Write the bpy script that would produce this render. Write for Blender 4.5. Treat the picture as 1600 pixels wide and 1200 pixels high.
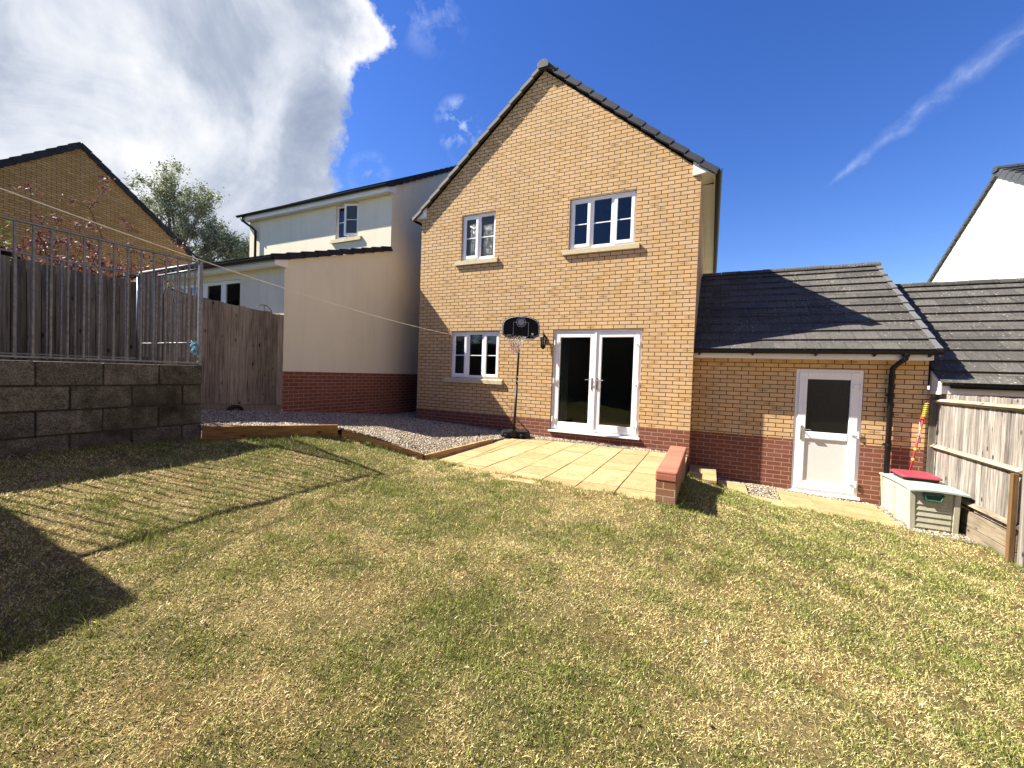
import bpy, math, random
import numpy as np
from mathutils import Vector, Matrix

random.seed(7)
rng = np.random.default_rng(11)
scene = bpy.context.scene
for o in list(bpy.data.objects):
    bpy.data.objects.remove(o)
COL = scene.collection

# ------------------------------------------------------------------ camera
cam_d = bpy.data.cameras.new("camera")
cam_d.sensor_fit = 'HORIZONTAL'
cam_d.sensor_width = 36.0
cam_d.lens = 645.83 / 1600 * 36.0
cam_d.clip_start = 0.05
cam_d.clip_end = 2000
cam = bpy.data.objects.new("camera", cam_d)
COL.objects.link(cam)
CR = Vector((0.90096906, 0.43249092, 0.03473277))
CU = Vector((-0.0417426, 0.00672172, 0.99910579))
CB = Vector((0.43187072, -0.90161323, 0.02410936))
M = Matrix((CR, CU, CB)).transposed().to_4x4()
M.translation = Vector((6.47327, -8.13768, 0.92209))
cam.matrix_world = M
scene.camera = cam

# ------------------------------------------------------------------ light
SUN_TO = Vector((-1.0, -0.33, 1.06)).normalized()      # towards the sun
sun_d = bpy.data.lights.new("sun", 'SUN')
sun_d.energy = 5.0
sun_d.angle = math.radians(0.5)
sun_d.color = (1.0, 0.93, 0.82)
sun = bpy.data.objects.new("sun", sun_d)
sun.rotation_euler = SUN_TO.to_track_quat('Z', 'Y').to_euler()
sun.location = (-20, -10, 20)
COL.objects.link(sun)

world = bpy.data.worlds.new("World")
scene.world = world
world.use_nodes = True
wt = world.node_tree
wt.nodes.clear()


class NT:
    """tiny node helper"""
    def __init__(s, nt):
        s.nt = nt

    def n(s, typ, **kw):
        nd = s.nt.nodes.new(typ)
        ins = kw.pop('ins', {})
        for k, v in kw.items():
            setattr(nd, k, v)
        for k, v in ins.items():
            if isinstance(v, bpy.types.NodeSocket):
                s.nt.links.new(v, nd.inputs[k])
            else:
                nd.inputs[k].default_value = v
        return nd

    def math(s, op, a, b=None, c=None, clamp=False):
        nd = s.nt.nodes.new('ShaderNodeMath')
        nd.operation = op
        nd.use_clamp = clamp
        for i, v in enumerate((a, b, c)):
            if v is None:
                continue
            if isinstance(v, bpy.types.NodeSocket):
                s.nt.links.new(v, nd.inputs[i])
            else:
                nd.inputs[i].default_value = v
        return nd.outputs[0]

    def ramp(s, fac, stops, interp='LINEAR'):
        nd = s.nt.nodes.new('ShaderNodeValToRGB')
        cr = nd.color_ramp
        cr.interpolation = interp
        while len(cr.elements) < len(stops):
            cr.elements.new(0.5)
        for e, (p, c) in zip(cr.elements, stops):
            e.position = p
            e.color = (*c, 1) if isinstance(c, (tuple, list)) else (c, c, c, 1)
        s.nt.links.new(fac, nd.inputs[0])
        return nd.outputs[0]

    def mix(s, fac, a, b, blend='MIX'):
        nd = s.nt.nodes.new('ShaderNodeMix')
        nd.data_type = 'RGBA'
        nd.blend_type = blend
        for i, v in ((0, fac), (6, a), (7, b)):
            if isinstance(v, bpy.types.NodeSocket):
                s.nt.links.new(v, nd.inputs[i])
            elif isinstance(v, (tuple, list)):
                nd.inputs[i].default_value = (*v, 1) if len(v) == 3 else v
            else:
                nd.inputs[i].default_value = v
        return nd.outputs[2]

    def noise(s, vec, scale, detail=4, rough=0.55, dist=0.0, out='Fac'):
        nd = s.n('ShaderNodeTexNoise', ins={'Scale': scale, 'Detail': detail, 'Roughness': rough, 'Distortion': dist})
        if vec is not None:
            s.nt.links.new(vec, nd.inputs['Vector'])
        return nd.outputs[out]

    def link(s, a, b):
        s.nt.links.new(a, b)


W = NT(wt)
SUN_EL = math.asin(SUN_TO.z)
SUN_ROT = math.atan2(SUN_TO.x, SUN_TO.y)
sky = W.n('ShaderNodeTexSky', sky_type='NISHITA', sun_disc=False, sun_elevation=SUN_EL, sun_rotation=SUN_ROT,
          altitude=50, air_density=1.0, dust_density=0.15, ozone_density=3.0)
tc = W.n('ShaderNodeTexCoord')
sep = W.n('ShaderNodeSeparateXYZ', ins={0: tc.outputs['Generated']})
az = W.math('ARCTAN2', sep.outputs[0], sep.outputs[1])          # radians, clockwise from +y
el = W.math('ARCSINE', sep.outputs[2])
azd = W.math('MULTIPLY', az, 57.2958)
eld = W.math('MULTIPLY', el, 57.2958)
warp = W.noise(tc.outputs['Generated'], 9.0, 9, 0.62)
warp2 = W.noise(tc.outputs['Generated'], 3.2, 5, 0.55)
# right-hand limit of the big cloud as a function of elevation (degrees)
eln = W.math('DIVIDE', eld, 60.0, clamp=True)
lim = W.n('ShaderNodeFloatCurve', ins={'Value': eln})
cv = lim.mapping.curves[0]
pts = [(0, 55), (11, 56), (17, 56), (20, 50), (26, 49), (31, 48.3), (33, 47), (35, 44.8), (37, 43.6), (38.5, 45), (40, 47), (45, 50), (60, 60)]
while len(cv.points) < len(pts):
    cv.points.new(0.5, 0.5)
for p_, (e_, a_) in zip(cv.points, pts):
    p_.location = (e_ / 60.0, a_ / 90.0)
    p_.handle_type = 'AUTO_CLAMPED'
lim.mapping.update()
limd = W.math('MULTIPLY', lim.outputs[0], -90.0)
d0 = W.math('SUBTRACT', limd, azd)                              # >0 inside the cloud
d0 = W.math('ADD', d0, W.math('MULTIPLY', W.math('SUBTRACT', warp, 0.5), 13.0))
d0 = W.math('ADD', d0, W.math('MULTIPLY', W.math('SUBTRACT', warp2, 0.5), 5.0))
mask = W.math('MULTIPLY', W.math('ADD', d0, 0.15), 0.62, clamp=True)
mask = W.math('MULTIPLY', mask, W.math('MULTIPLY', W.math('ADD', azd, 98.0), 0.07, clamp=True))
# inner shading of the cloud: streaks running down to the right
mp = W.n('ShaderNodeMapping', ins={'Vector': tc.outputs['Generated'], 'Rotation': (0.5, 0.35, 0.9), 'Scale': (1.5, 3.4, 3.0)})
cn = W.noise(mp.outputs[0], 1.7, 7, 0.55, 0.6)
cn2 = W.noise(tc.outputs['Generated'], 4.0, 6, 0.6, 0.3)
shade = W.math('ADD', W.math('MULTIPLY', cn, 0.65), W.math('MULTIPLY', cn2, 0.45))
edge_ = W.math('SUBTRACT', 1.0, W.math('DIVIDE', d0, 5.0, clamp=True))
hi_el = W.math('MULTIPLY', W.math('SUBTRACT', eld, 29.0), 0.25, clamp=True)
shade = W.math('ADD', shade, W.math('MULTIPLY', W.math('MULTIPLY', edge_, hi_el), 0.22))
ccol = W.ramp(shade, [(0.40, (0.36, 0.43, 0.58)), (0.49, (0.52, 0.59, 0.73)), (0.575, (0.80, 0.85, 0.95)), (0.68, (1.1, 1.1, 1.12))])
# contrail: great circle through two directions
def dirv(a, e):
    a, e = math.radians(a), math.radians(e)
    return Vector((math.sin(a) * math.cos(e), math.cos(a) * math.cos(e), math.sin(e)))
def streak(a0, e0, a1, e1, wid, amp, taper=True):
    A, B = dirv(a0, e0), dirv(a1, e1)
    nrm = A.cross(B).normalized()
    tang = (B - A).normalized()
    dn = W.n('ShaderNodeVectorMath', operation='DOT_PRODUCT', ins={0: tc.outputs['Generated'], 1: tuple(nrm)}).outputs['Value']
    dt = W.n('ShaderNodeVectorMath', operation='DOT_PRODUCT', ins={0: tc.outputs['Generated'], 1: tuple(tang)}).outputs['Value']
    t0, t1 = A.dot(tang), B.dot(tang)
    tt = W.math('DIVIDE', W.math('SUBTRACT', dt, t0), t1 - t0)
    sn = W.noise(tc.outputs['Generated'], 14.0, 5, 0.6, 0.5)
    off = W.math('MULTIPLY', W.math('SUBTRACT', sn, 0.5), wid * 2.6)
    dist = W.math('ABSOLUTE', W.math('ADD', dn, off))
    w_ = W.math('MULTIPLY', W.math('ADD', W.math('MULTIPLY', tt, 0.9), 0.35), wid)
    m = W.math('SUBTRACT', 1.0, W.math('DIVIDE', dist, w_), clamp=True)
    m = W.math('POWER', m, 1.4)
    inn = W.math('MULTIPLY', W.math('MULTIPLY', tt, 6.0, clamp=True), W.math('MULTIPLY', W.math('SUBTRACT', 1.35, tt), 4.0, clamp=True))
    m = W.math('MULTIPLY', m, inn)
    mp2 = W.n('ShaderNodeMapping', ins={'Vector': tc.outputs['Generated'], 'Scale': (30, 30, 30)})
    fn = W.noise(mp2.outputs[0], 1.4, 5, 0.65)
    m = W.math('MULTIPLY', m, W.math('MULTIPLY', W.math('SUBTRACT', fn, 0.22), 2.2, clamp=True))
    return W.math('MULTIPLY', m, amp, clamp=True)
trail = streak(10.4, 20.6, 24.2, 29.0, 0.018, 0.32)
def puff(a, e, rad, amp):
    D = dirv(a, e)
    dd = W.n('ShaderNodeVectorMath', operation='DISTANCE', ins={0: tc.outputs['Generated'], 1: tuple(D)}).outputs['Value']
    m = W.math('SUBTRACT', 1.0, W.math('DIVIDE', dd, rad), clamp=True)
    fn = W.noise(tc.outputs['Generated'], 17.0, 8, 0.62, 0.25)
    m = W.math('MULTIPLY', m, W.math('MULTIPLY', W.math('SUBTRACT', fn, 0.50), 5.0, clamp=True))
    return W.math('MULTIPLY', m, amp, clamp=True)
w1 = puff(-34.0, 30.2, 0.055, 1.6)
w2 = puff(-45.0, 23.2, 0.055, 0.6)
w3 = puff(-38.5, 40.2, 0.08, 0.5)
w4 = puff(-32.5, 27.9, 0.05, 0.45)
wisp = W.math('MAXIMUM', W.math('MAXIMUM', w1, w2), W.math('MAXIMUM', w3, w4))
thin = W.math('MAXIMUM', trail, wisp)
hsv = W.n('ShaderNodeHueSaturation', ins={'Hue': 0.519, 'Saturation': 1.29, 'Value': 1.27, 'Color': sky.outputs[0]})
SKYGAIN = 1.0
cl_up = W.mix(1.0, ccol, (5.8, 5.8, 5.8), 'MULTIPLY')
c1 = W.mix(W.math('MULTIPLY', thin, 0.6), hsv.outputs[0], (7.5, 8.0, 9.0))
c2 = W.mix(mask, c1, cl_up)
bg = W.n('ShaderNodeBackground', ins={'Color': c2, 'Strength': 0.05})
wo = W.n('ShaderNodeOutputWorld')
W.link(bg.outputs[0], wo.inputs[0])

vs = scene.view_settings
vs.view_transform = 'Standard'
vs.look = 'None'
vs.gamma = 1.0
vs.exposure = 1.70
vs.use_curve_mapping = False
scene.render.engine = 'CYCLES'
scene.cycles.max_bounces = 6
scene.cycles.transparent_max_bounces = 12
scene.render.resolution_x = 1024
scene.render.resolution_y = 768

# ------------------------------------------------------------------ materials
MATS = {}


def mat(name, fn):
    if name in MATS:
        return MATS[name]
    m = bpy.data.materials.new(name)
    m.use_nodes = True
    nt = m.node_tree
    nt.nodes.clear()
    N = NT(nt)
    N.uv = N.n('ShaderNodeTexCoord')
    N.bsdf = N.n('ShaderNodeBsdfPrincipled')
    N.out = N.n('ShaderNodeOutputMaterial')
    N.link(N.bsdf.outputs[0], N.out.inputs[0])
    fn(N)
    MATS[name] = m
    return m


def setc(N, col=None, rough=None, bump=None, bstr=0.3, bdist=0.01, metal=None, spec=None):
    B = N.bsdf
    for key, v in (('Base Color', col), ('Roughness', rough), ('Metallic', metal), ('Specular IOR Level', spec)):
        if v is None:
            continue
        if isinstance(v, bpy.types.NodeSocket):
            N.link(v, B.inputs[key])
        else:
            B.inputs[key].default_value = (*v, 1) if isinstance(v, (tuple, list)) else v
    if bump is not None:
        b = N.n('ShaderNodeBump', ins={'Strength': bstr, 'Distance': bdist, 'Height': bump})
        N.link(b.outputs[0], B.inputs['Normal'])


def plain(name, col, rough=0.5, metal=0.0, nscale=None, var=0.15, bstr=0.0, spec=0.5):
    def f(N):
        if nscale:
            nz = N.noise(N.uv.outputs['Object'], nscale, 5, 0.6)
            lo = tuple(max(0, c * (1 - var)) for c in col)
            hi = tuple(min(1, c * (1 + var)) for c in col)
            c = N.ramp(nz, [(0.3, lo), (0.7, hi)])
            setc(N, c, rough, nz if bstr else None, bstr, 0.004, metal, spec)
        else:
            setc(N, col, rough, None, 0, 0, metal, spec)
    return mat(name, f)


def brick(name, c1, c2, mortar, smudge=0.0, smudge_col=(0.2, 0.12, 0.05), bump=0.5, dirt=0.0, damp=None, wv=None):
    def f(N):
        uv = N.uv.outputs['UV']
        bt = N.n('ShaderNodeTexBrick', offset=0.5, offset_frequency=2, squash=1.0,
                 ins={'Vector': uv, 'Color1': (*c1, 1), 'Color2': (*c2, 1), 'Mortar': (*mortar, 1), 'Scale': 1.0,
                      'Mortar Size': 0.0062, 'Mortar Smooth': 0.1, 'Bias': 0.0, 'Brick Width': 0.225, 'Row Height': 0.075})
        # second random per brick, for pale pinkish and darker bricks
        bt2 = N.n('ShaderNodeTexBrick', offset=0.5, offset_frequency=2, squash=1.0,
                  ins={'Vector': N.n('ShaderNodeVectorMath', operation='ADD', ins={0: uv, 1: (22.5, 15.0, 0)}).outputs[0],
                       'Color1': (0, 0, 0, 1), 'Color2': (1, 1, 1, 1), 'Mortar': (0.4, 0.4, 0.4, 1), 'Scale': 1.0,
                       'Mortar Size': 0.0, 'Brick Width': 0.225, 'Row Height': 0.075})
        rnd = N.n('ShaderNodeSeparateColor', ins={0: bt2.outputs[0]}).outputs[0]
        big = N.noise(uv, 0.9, 4, 0.6)
        fine = N.noise(uv, 60.0, 4, 0.7)
        # smudge: position inside the brick row
        sx = N.n('ShaderNodeSeparateXYZ', ins={0: uv})
        rowp = N.math('FRACT', N.math('DIVIDE', sx.outputs[1], 0.075))
        rc = N.math('SUBTRACT', 1.0, N.math('MULTIPLY', N.math('ABSOLUTE', N.math('SUBTRACT', rowp, 0.5)), 3.3), clamp=True)
        row = N.math('FLOOR', N.math('DIVIDE', sx.outputs[1], 0.075))
        half = N.math('MULTIPLY', N.math('MODULO', N.math('ABSOLUTE', row), 2.0), 0.5)
        colp = N.math('FRACT', N.math('ADD', N.math('DIVIDE', sx.outputs[0], 0.225), half))
        cc = N.math('SUBTRACT', 1.0, N.math('MULTIPLY', N.math('ABSOLUTE', N.math('SUBTRACT', colp, 0.5)), 2.5), clamp=True)
        cc = N.math('MULTIPLY', cc, 3.0, clamp=True)
        sm = N.math('MULTIPLY', rc, cc)
        pick = N.math('MULTIPLY', N.math('SUBTRACT', N.noise(N.n('ShaderNodeCombineXYZ', ins={0: N.math('FLOOR', N.math('ADD', N.math('DIVIDE', sx.outputs[0], 0.225), half)), 1: row}).outputs[0], 0.77, 2), 0.54), 9.0, clamp=True)
        sm = N.math('MULTIPLY', N.math('MULTIPLY', sm, pick), N.math('MULTIPLY', fine, 1.6))
        stn = N.noise(N.n('ShaderNodeMapping', ins={'Vector': uv, 'Scale': (2.6, 0.35, 1)}).outputs[0], 1.5, 5, 0.65)
        hs = N.n('ShaderNodeHueSaturation', ins={'Hue': N.math('ADD', 0.499, N.math('MULTIPLY', rnd, 0.002)),
                                                 'Saturation': N.math('ADD', 0.93, N.math('MULTIPLY', rnd, 0.1)),
                                                 'Value': N.math('ADD', 0.80, N.math('ADD', N.math('MULTIPLY', big, 0.22), N.math('MULTIPLY', stn, 0.18))),
                                                 'Color': bt.outputs[0]})
        c = N.mix(N.math('MULTIPLY', sm, smudge, clamp=True), hs.outputs[0], smudge_col)
        c = N.mix(0.25, c, N.mix(1.0, c, N.ramp(fine, [(0.25, 0.55), (0.75, 1.45)]), 'MULTIPLY'))
        if dirt:
            dn = N.noise(uv, 2.3, 5, 0.65)
            c = N.mix(N.math('MULTIPLY', N.math('SUBTRACT', dn, 0.45), dirt, clamp=True), c, (0.10, 0.08, 0.05))
        h = N.math('ADD', N.math('MULTIPLY', bt.outputs[1], -1.0), N.math('MULTIPLY', fine, 0.25))
        setc(N, c, 0.9, h, bump, 0.004, spec=0.2)
    return mat(name, f)


m_ybrick = brick('yellow_brick', (0.52, 0.335, 0.152), (0.585, 0.390, 0.192), (0.055, 0.034, 0.028), 1.0, (0.22, 0.13, 0.045), 0.6)
m_rbrick = brick('red_brick', (0.165, 0.058, 0.034), (0.20, 0.074, 0.044), (0.34, 0.20, 0.14), 0.3, (0.10, 0.03, 0.02), 0.5)
m_rbrick_low = brick('red_brick_weathered', (0.20, 0.085, 0.045), (0.28, 0.15, 0.085), (0.36, 0.26, 0.17), 0.7, (0.08, 0.04, 0.03), 0.5, 0.8)
m_obrick = brick('ochre_brick', (0.26, 0.155, 0.060), (0.34, 0.215, 0.090), (0.05, 0.03, 0.02), 0.5, (0.15, 0.09, 0.04), 0.5)

m_upvc = plain('white_upvc', (0.80, 0.80, 0.79), 0.28, 0, 3.0, 0.03)
m_upvc_door = plain('white_upvc_door', (0.78, 0.77, 0.75), 0.3, 0, 2.0, 0.04)
m_soffit = plain('white_soffit', (0.72, 0.71, 0.68), 0.45, 0, 1.5, 0.06)
m_black = plain('black_plastic', (0.010, 0.010, 0.011), 0.5, 0, 6, 0.3, spec=0.25)
m_gutter = plain('black_gutter', (0.008, 0.008, 0.010), 0.5, 0, 4, 0.3, spec=0.25)
m_chrome = plain('satin_chrome', (0.75, 0.75, 0.73), 0.25, 1.0)
m_ceil = plain('interior_paint', (0.52, 0.50, 0.46), 0.9, 0, 1.0, 0.05)
m_floor = plain('interior_floor', (0.12, 0.08, 0.055), 0.6, 0, 3, 0.2)
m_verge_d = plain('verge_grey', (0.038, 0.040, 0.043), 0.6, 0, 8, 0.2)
m_rope = plain('rope_white', (0.75, 0.72, 0.60), 0.8)
m_ropeb = plain('rope_blue', (0.15, 0.42, 0.55), 0.8)
m_line = plain('board_line_white', (0.62, 0.63, 0.66), 0.5)
m_board = plain('board_black', (0.006, 0.006, 0.007), 0.5, spec=0.15)
m_red = plain('red_plastic', (0.42, 0.045, 0.065), 0.4, 0, 5, 0.08)
m_yel = plain('yellow_plastic', (0.62, 0.58, 0.04), 0.4)
m_green = plain('green_plastic', (0.022, 0.11, 0.075), 0.4)
m_lampw = plain('lamp_glass_white', (0.8, 0.8, 0.78), 0.3)


def f_stone(N):
    o = N.uv.outputs['Object']
    nz = N.noise(o, 22, 6, 0.7)
    big = N.noise(o, 3.0, 4, 0.6)
    c = N.ramp(nz, [(0.3, (0.46, 0.38, 0.22)), (0.7, (0.60, 0.52, 0.34))])
    c = N.mix(N.math('MULTIPLY', N.math('SUBTRACT', big, 0.5), 1.6, clamp=True), c, (0.38, 0.31, 0.20))
    setc(N, c, 0.85, nz, 0.15, 0.003)
m_sill = mat('cast_stone', f_stone)


def f_glass(N):
    N.nt.nodes.remove(N.bsdf)
    tr = N.n('ShaderNodeBsdfTransparent', ins={'Color': (0.62, 0.66, 0.66, 1)})
    gl = N.n('ShaderNodeBsdfGlossy', ins={'Color': (1, 1, 1, 1), 'Roughness': 0.015})
    nz = N.noise(N.uv.outputs['Object'], 1.6, 2)
    b = N.n('ShaderNodeBump', ins={'Strength': 0.02, 'Distance': 0.02, 'Height': nz})
    N.link(b.outputs[0], gl.inputs['Normal'])
    fr = N.n('ShaderNodeFresnel', ins={'IOR': 1.5})
    mx = N.n('ShaderNodeMixShader', ins={0: N.math('MULTIPLY', fr.outputs[0], 1.0, clamp=True), 1: tr.outputs[0], 2: gl.outputs[0]})
    N.link(mx.outputs[0], N.out.inputs[0])
m_glass = mat('window_glass', f_glass)


def f_obsc(N):
    o = N.uv.outputs['Object']
    v = N.n('ShaderNodeTexVoronoi', ins={'Vector': o, 'Scale': 55.0}).outputs['Distance']
    v2 = N.noise(o, 25, 4, 0.6, 1.0)
    h = N.math('ADD', v, v2)
    setc(N, (0.03, 0.04, 0.038), 0.12, h, 0.7, 0.01)
m_obsc = mat('obscured_glass', f_obsc)


def f_obsc2(N):
    o = N.uv.outputs['Object']
    v2 = N.noise(o, 38, 4, 0.6, 1.5)
    setc(N, (0.006, 0.006, 0.005), 0.22, v2, 0.5, 0.01)
m_obsc2 = mat('obscured_glass_dark', f_obsc2)


def tilef(name, c_lo, c_hi, lichen, gw=0.33, gh=0.3, bump=0.4):
    def f(N):
        uv = N.uv.outputs['UV']
        bt = N.n('ShaderNodeTexBrick', offset=0.5, offset_frequency=2,
                 ins={'Vector': uv, 'Color1': (0.7, 0.7, 0.7, 1), 'Color2': (1.15, 1.15, 1.15, 1), 'Mortar': (0.12, 0.12, 0.12, 1),
                      'Scale': 1.0, 'Mortar Size': 0.0035, 'Mortar Smooth': 0.1, 'Brick Width': gw, 'Row Height': gh})
        mpn = N.n('ShaderNodeMapping', ins={'Vector': uv, 'Scale': (9.0, 2.0, 1)})
        nz = N.noise(mpn.outputs[0], 3.0, 6, 0.7)
        fine = N.noise(uv, 70, 3, 0.7)
        c = N.ramp(nz, [(0.3, c_lo), (0.7, c_hi)])
        c = N.mix(1.0, c, bt.outputs[0], 'MULTIPLY')
        c = N.mix(0.35, c, N.mix(1.0, c, N.ramp(fine, [(0.3, 0.4), (0.7, 1.6)]), 'MULTIPLY'))
        if lichen:
            mpl = N.n('ShaderNodeMapping', ins={'Vector': uv, 'Scale': (1.0, 1.6, 1)})
            ln = N.noise(mpl.outputs[0], 26, 5, 0.6)
            lb = N.noise(uv, 1.8, 3, 0.6)
            msk = N.math('MULTIPLY', N.math('SUBTRACT', N.math('ADD', ln, N.math('MULTIPLY', lb, 0.25)), 0.755), 20, clamp=True)
            c = N.mix(N.math('MULTIPLY', msk, lichen), c, (0.46, 0.43, 0.34))
        h = N.math('ADD', N.math('MULTIPLY', bt.outputs[1], -1.0), N.math('MULTIPLY', fine, 0.4))
        setc(N, c, 0.85, h, bump, 0.006, spec=0.3)
    return mat(name, f)


m_tile = tilef('slate_grey_tile', (0.020, 0.021, 0.023), (0.045, 0.046, 0.05), 0.0)
m_tile_g = tilef('weathered_concrete_tile', (0.052, 0.048, 0.042), (0.100, 0.094, 0.083), 1.0)
m_tile_b = tilef('dark_roof_tile', (0.012, 0.013, 0.016), (0.03, 0.03, 0.034), 0.0)


def f_render(N):
    uv = N.uv.outputs['UV']
    o = N.uv.outputs['Object']
    fine = N.noise(o, 120, 3, 0.7)
    big = N.noise(o, 0.8, 5, 0.6)
    mpn = N.n('ShaderNodeMapping', ins={'Vector': o, 'Scale': (2.0, 2.0, 0.25)})
    st = N.noise(mpn.outputs[0], 2.2, 5, 0.65)
    c = N.ramp(big, [(0.3, (0.67, 0.625, 0.475)), (0.7, (0.74, 0.695, 0.54))])
    c = N.mix(N.math('MULTIPLY', N.math('SUBTRACT', st, 0.50), 1.0, clamp=True), c, (0.50, 0.45, 0.36))
    setc(N, c, 0.95, fine, 0.2, 0.003, spec=0.1)
m_render = mat('cream_render', f_render)


def woodf(name, lo, hi, dark, sc=(30.0, 30.0, 1.2), rough=0.85, axis_v=True, knots=True, bump=0.35, tint=None):
    def f(N):
        o = N.uv.outputs['Object']
        info = N.n('ShaderNodeAttribute', attribute_name='rnd')
        sh = N.n('ShaderNodeVectorMath', operation='SCALE', ins={0: info.outputs['Color'], 'Scale': 13.0}).outputs[0]
        ad = N.n('ShaderNodeVectorMath', operation='ADD', ins={0: o, 1: sh}).outputs[0]
        mpn = N.n('ShaderNodeMapping', ins={'Vector': ad, 'Scale': sc})
        g = N.noise(mpn.outputs[0], 1.6, 8, 0.65, 0.6)
        b = N.noise(ad, 2.2, 4, 0.6)
        c = N.ramp(g, [(0.28, dark), (0.45, lo), (0.72, hi)])
        r1 = N.n('ShaderNodeSeparateColor', ins={0: info.outputs['Color']}).outputs[0]
        c = N.mix(1.0, c, N.ramp(N.math('ADD', N.math('MULTIPLY', b, 0.7), N.math('MULTIPLY', r1, 0.45)), [(0.3, 0.62), (0.8, 1.25)]), 'MULTIPLY')
        if knots:
            mk = N.n('ShaderNodeMapping', ins={'Vector': ad, 'Scale': (7.0, 7.0, 3.2) if axis_v else (3.2, 3.2, 7.0)})
            vo = N.n('ShaderNodeTexVoronoi', ins={'Vector': mk.outputs[0], 'Scale': 1.0, 'Randomness': 1.0}).outputs['Distance']
            km = N.math('SUBTRACT', 1.0, N.math('MULTIPLY', vo, 7.0), clamp=True)
            c = N.mix(N.math('MULTIPLY', km, 1.6, clamp=True), c, tuple(d * 0.4 for d in dark))
        setc(N, c, rough, g, bump, 0.004, spec=0.2)
    return mat(name, f)


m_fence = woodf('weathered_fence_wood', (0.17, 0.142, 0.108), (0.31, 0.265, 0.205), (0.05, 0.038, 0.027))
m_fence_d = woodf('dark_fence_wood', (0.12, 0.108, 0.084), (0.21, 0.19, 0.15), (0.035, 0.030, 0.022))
m_fence_r = woodf('silvered_fence_wood', (0.18, 0.16, 0.138), (0.37, 0.335, 0.295), (0.034, 0.026, 0.020))
m_rail = woodf('silvered_rail_wood', (0.24, 0.195, 0.135), (0.36, 0.30, 0.215), (0.07, 0.05, 0.03), sc=(1.2, 1.2, 26.0), axis_v=False)
m_post_b = woodf('brown_post_wood', (0.15, 0.085, 0.032), (0.23, 0.135, 0.06), (0.06, 0.032, 0.012))
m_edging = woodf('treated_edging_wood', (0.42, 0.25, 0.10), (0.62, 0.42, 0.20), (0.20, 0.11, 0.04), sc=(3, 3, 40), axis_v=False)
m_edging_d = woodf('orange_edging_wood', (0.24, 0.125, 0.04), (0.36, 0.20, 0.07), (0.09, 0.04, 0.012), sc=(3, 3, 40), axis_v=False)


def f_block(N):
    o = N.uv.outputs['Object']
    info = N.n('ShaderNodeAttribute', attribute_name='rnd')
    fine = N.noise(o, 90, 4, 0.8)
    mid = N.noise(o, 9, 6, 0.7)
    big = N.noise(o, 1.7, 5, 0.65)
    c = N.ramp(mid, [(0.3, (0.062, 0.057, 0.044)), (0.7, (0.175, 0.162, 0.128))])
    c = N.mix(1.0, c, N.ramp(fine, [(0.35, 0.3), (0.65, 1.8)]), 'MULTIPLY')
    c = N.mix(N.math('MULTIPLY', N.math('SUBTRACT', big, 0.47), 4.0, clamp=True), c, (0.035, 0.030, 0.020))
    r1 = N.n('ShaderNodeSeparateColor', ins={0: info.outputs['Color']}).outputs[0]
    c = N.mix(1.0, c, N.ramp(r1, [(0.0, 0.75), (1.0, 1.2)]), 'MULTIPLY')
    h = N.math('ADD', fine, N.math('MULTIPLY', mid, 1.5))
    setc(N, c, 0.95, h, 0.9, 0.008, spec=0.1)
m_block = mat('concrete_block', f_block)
m_mortar = plain('old_mortar', (0.035, 0.030, 0.022), 0.95, 0, 30, 0.6, 0.5)


def f_galv(N):
    o = N.uv.outputs['Object']
    nz = N.noise(o, 25, 5, 0.7)
    c = N.ramp(nz, [(0.3, (0.11, 0.115, 0.12)), (0.7, (0.26, 0.27, 0.28))])
    setc(N, c, 0.5, nz, 0.1, 0.002, metal=0.45)
m_galv = mat('galvanised_steel', f_galv)


def f_slab(N):
    o = N.uv.outputs['Object']
    info = N.n('ShaderNodeAttribute', attribute_name='rnd')
    sh = N.n('ShaderNodeVectorMath', operation='SCALE', ins={0: info.outputs['Color'], 'Scale': 9.0}).outputs[0]
    ad = N.n('ShaderNodeVectorMath', operation='ADD', ins={0: o, 1: sh}).outputs[0]
    a = N.noise(ad, 3.0, 6, 0.65, 1.2)
    ridge = N.math('ABSOLUTE', N.math('SUBTRACT', a, 0.5))
    vein = N.math('SUBTRACT', 1.0, N.math('MULTIPLY', ridge, 26.0), clamp=True)
    fine = N.noise(o, 70, 4, 0.7)
    b = N.noise(ad, 1.3, 3, 0.5)
    c = N.ramp(b, [(0.3, (0.37, 0.28, 0.145)), (0.7, (0.44, 0.34, 0.178))])
    c = N.mix(1.0, c, N.ramp(fine, [(0.3, 0.82), (0.7, 1.12)]), 'MULTIPLY')
    r1 = N.n('ShaderNodeSeparateColor', ins={0: info.outputs['Color']}).outputs[0]
    c = N.mix(1.0, c, N.ramp(r1, [(0.0, (0.84, 0.80, 0.74)), (1.0, (1.04, 1.03, 1.0))]), 'MULTIPLY')
    dirt = N.noise(o, 1.9, 5, 0.7)
    c = N.mix(N.math('MULTIPLY', N.math('SUBTRACT', dirt, 0.52), 1.6, clamp=True), c, (0.25, 0.18, 0.09))
    c = N.mix(N.math('MULTIPLY', vein, 0.5), c, (0.22, 0.125, 0.05))
    h = N.math('ADD', N.math('MULTIPLY', a, 2.0), N.math('MULTIPLY', fine, 0.3))
    setc(N, c, 0.85, h, 0.25, 0.01, spec=0.2)
m_slab = mat('riven_buff_slab', f_slab)
m_bed = plain('sand_joint', (0.05, 0.038, 0.024), 0.95, 0, 20, 0.4)


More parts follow.
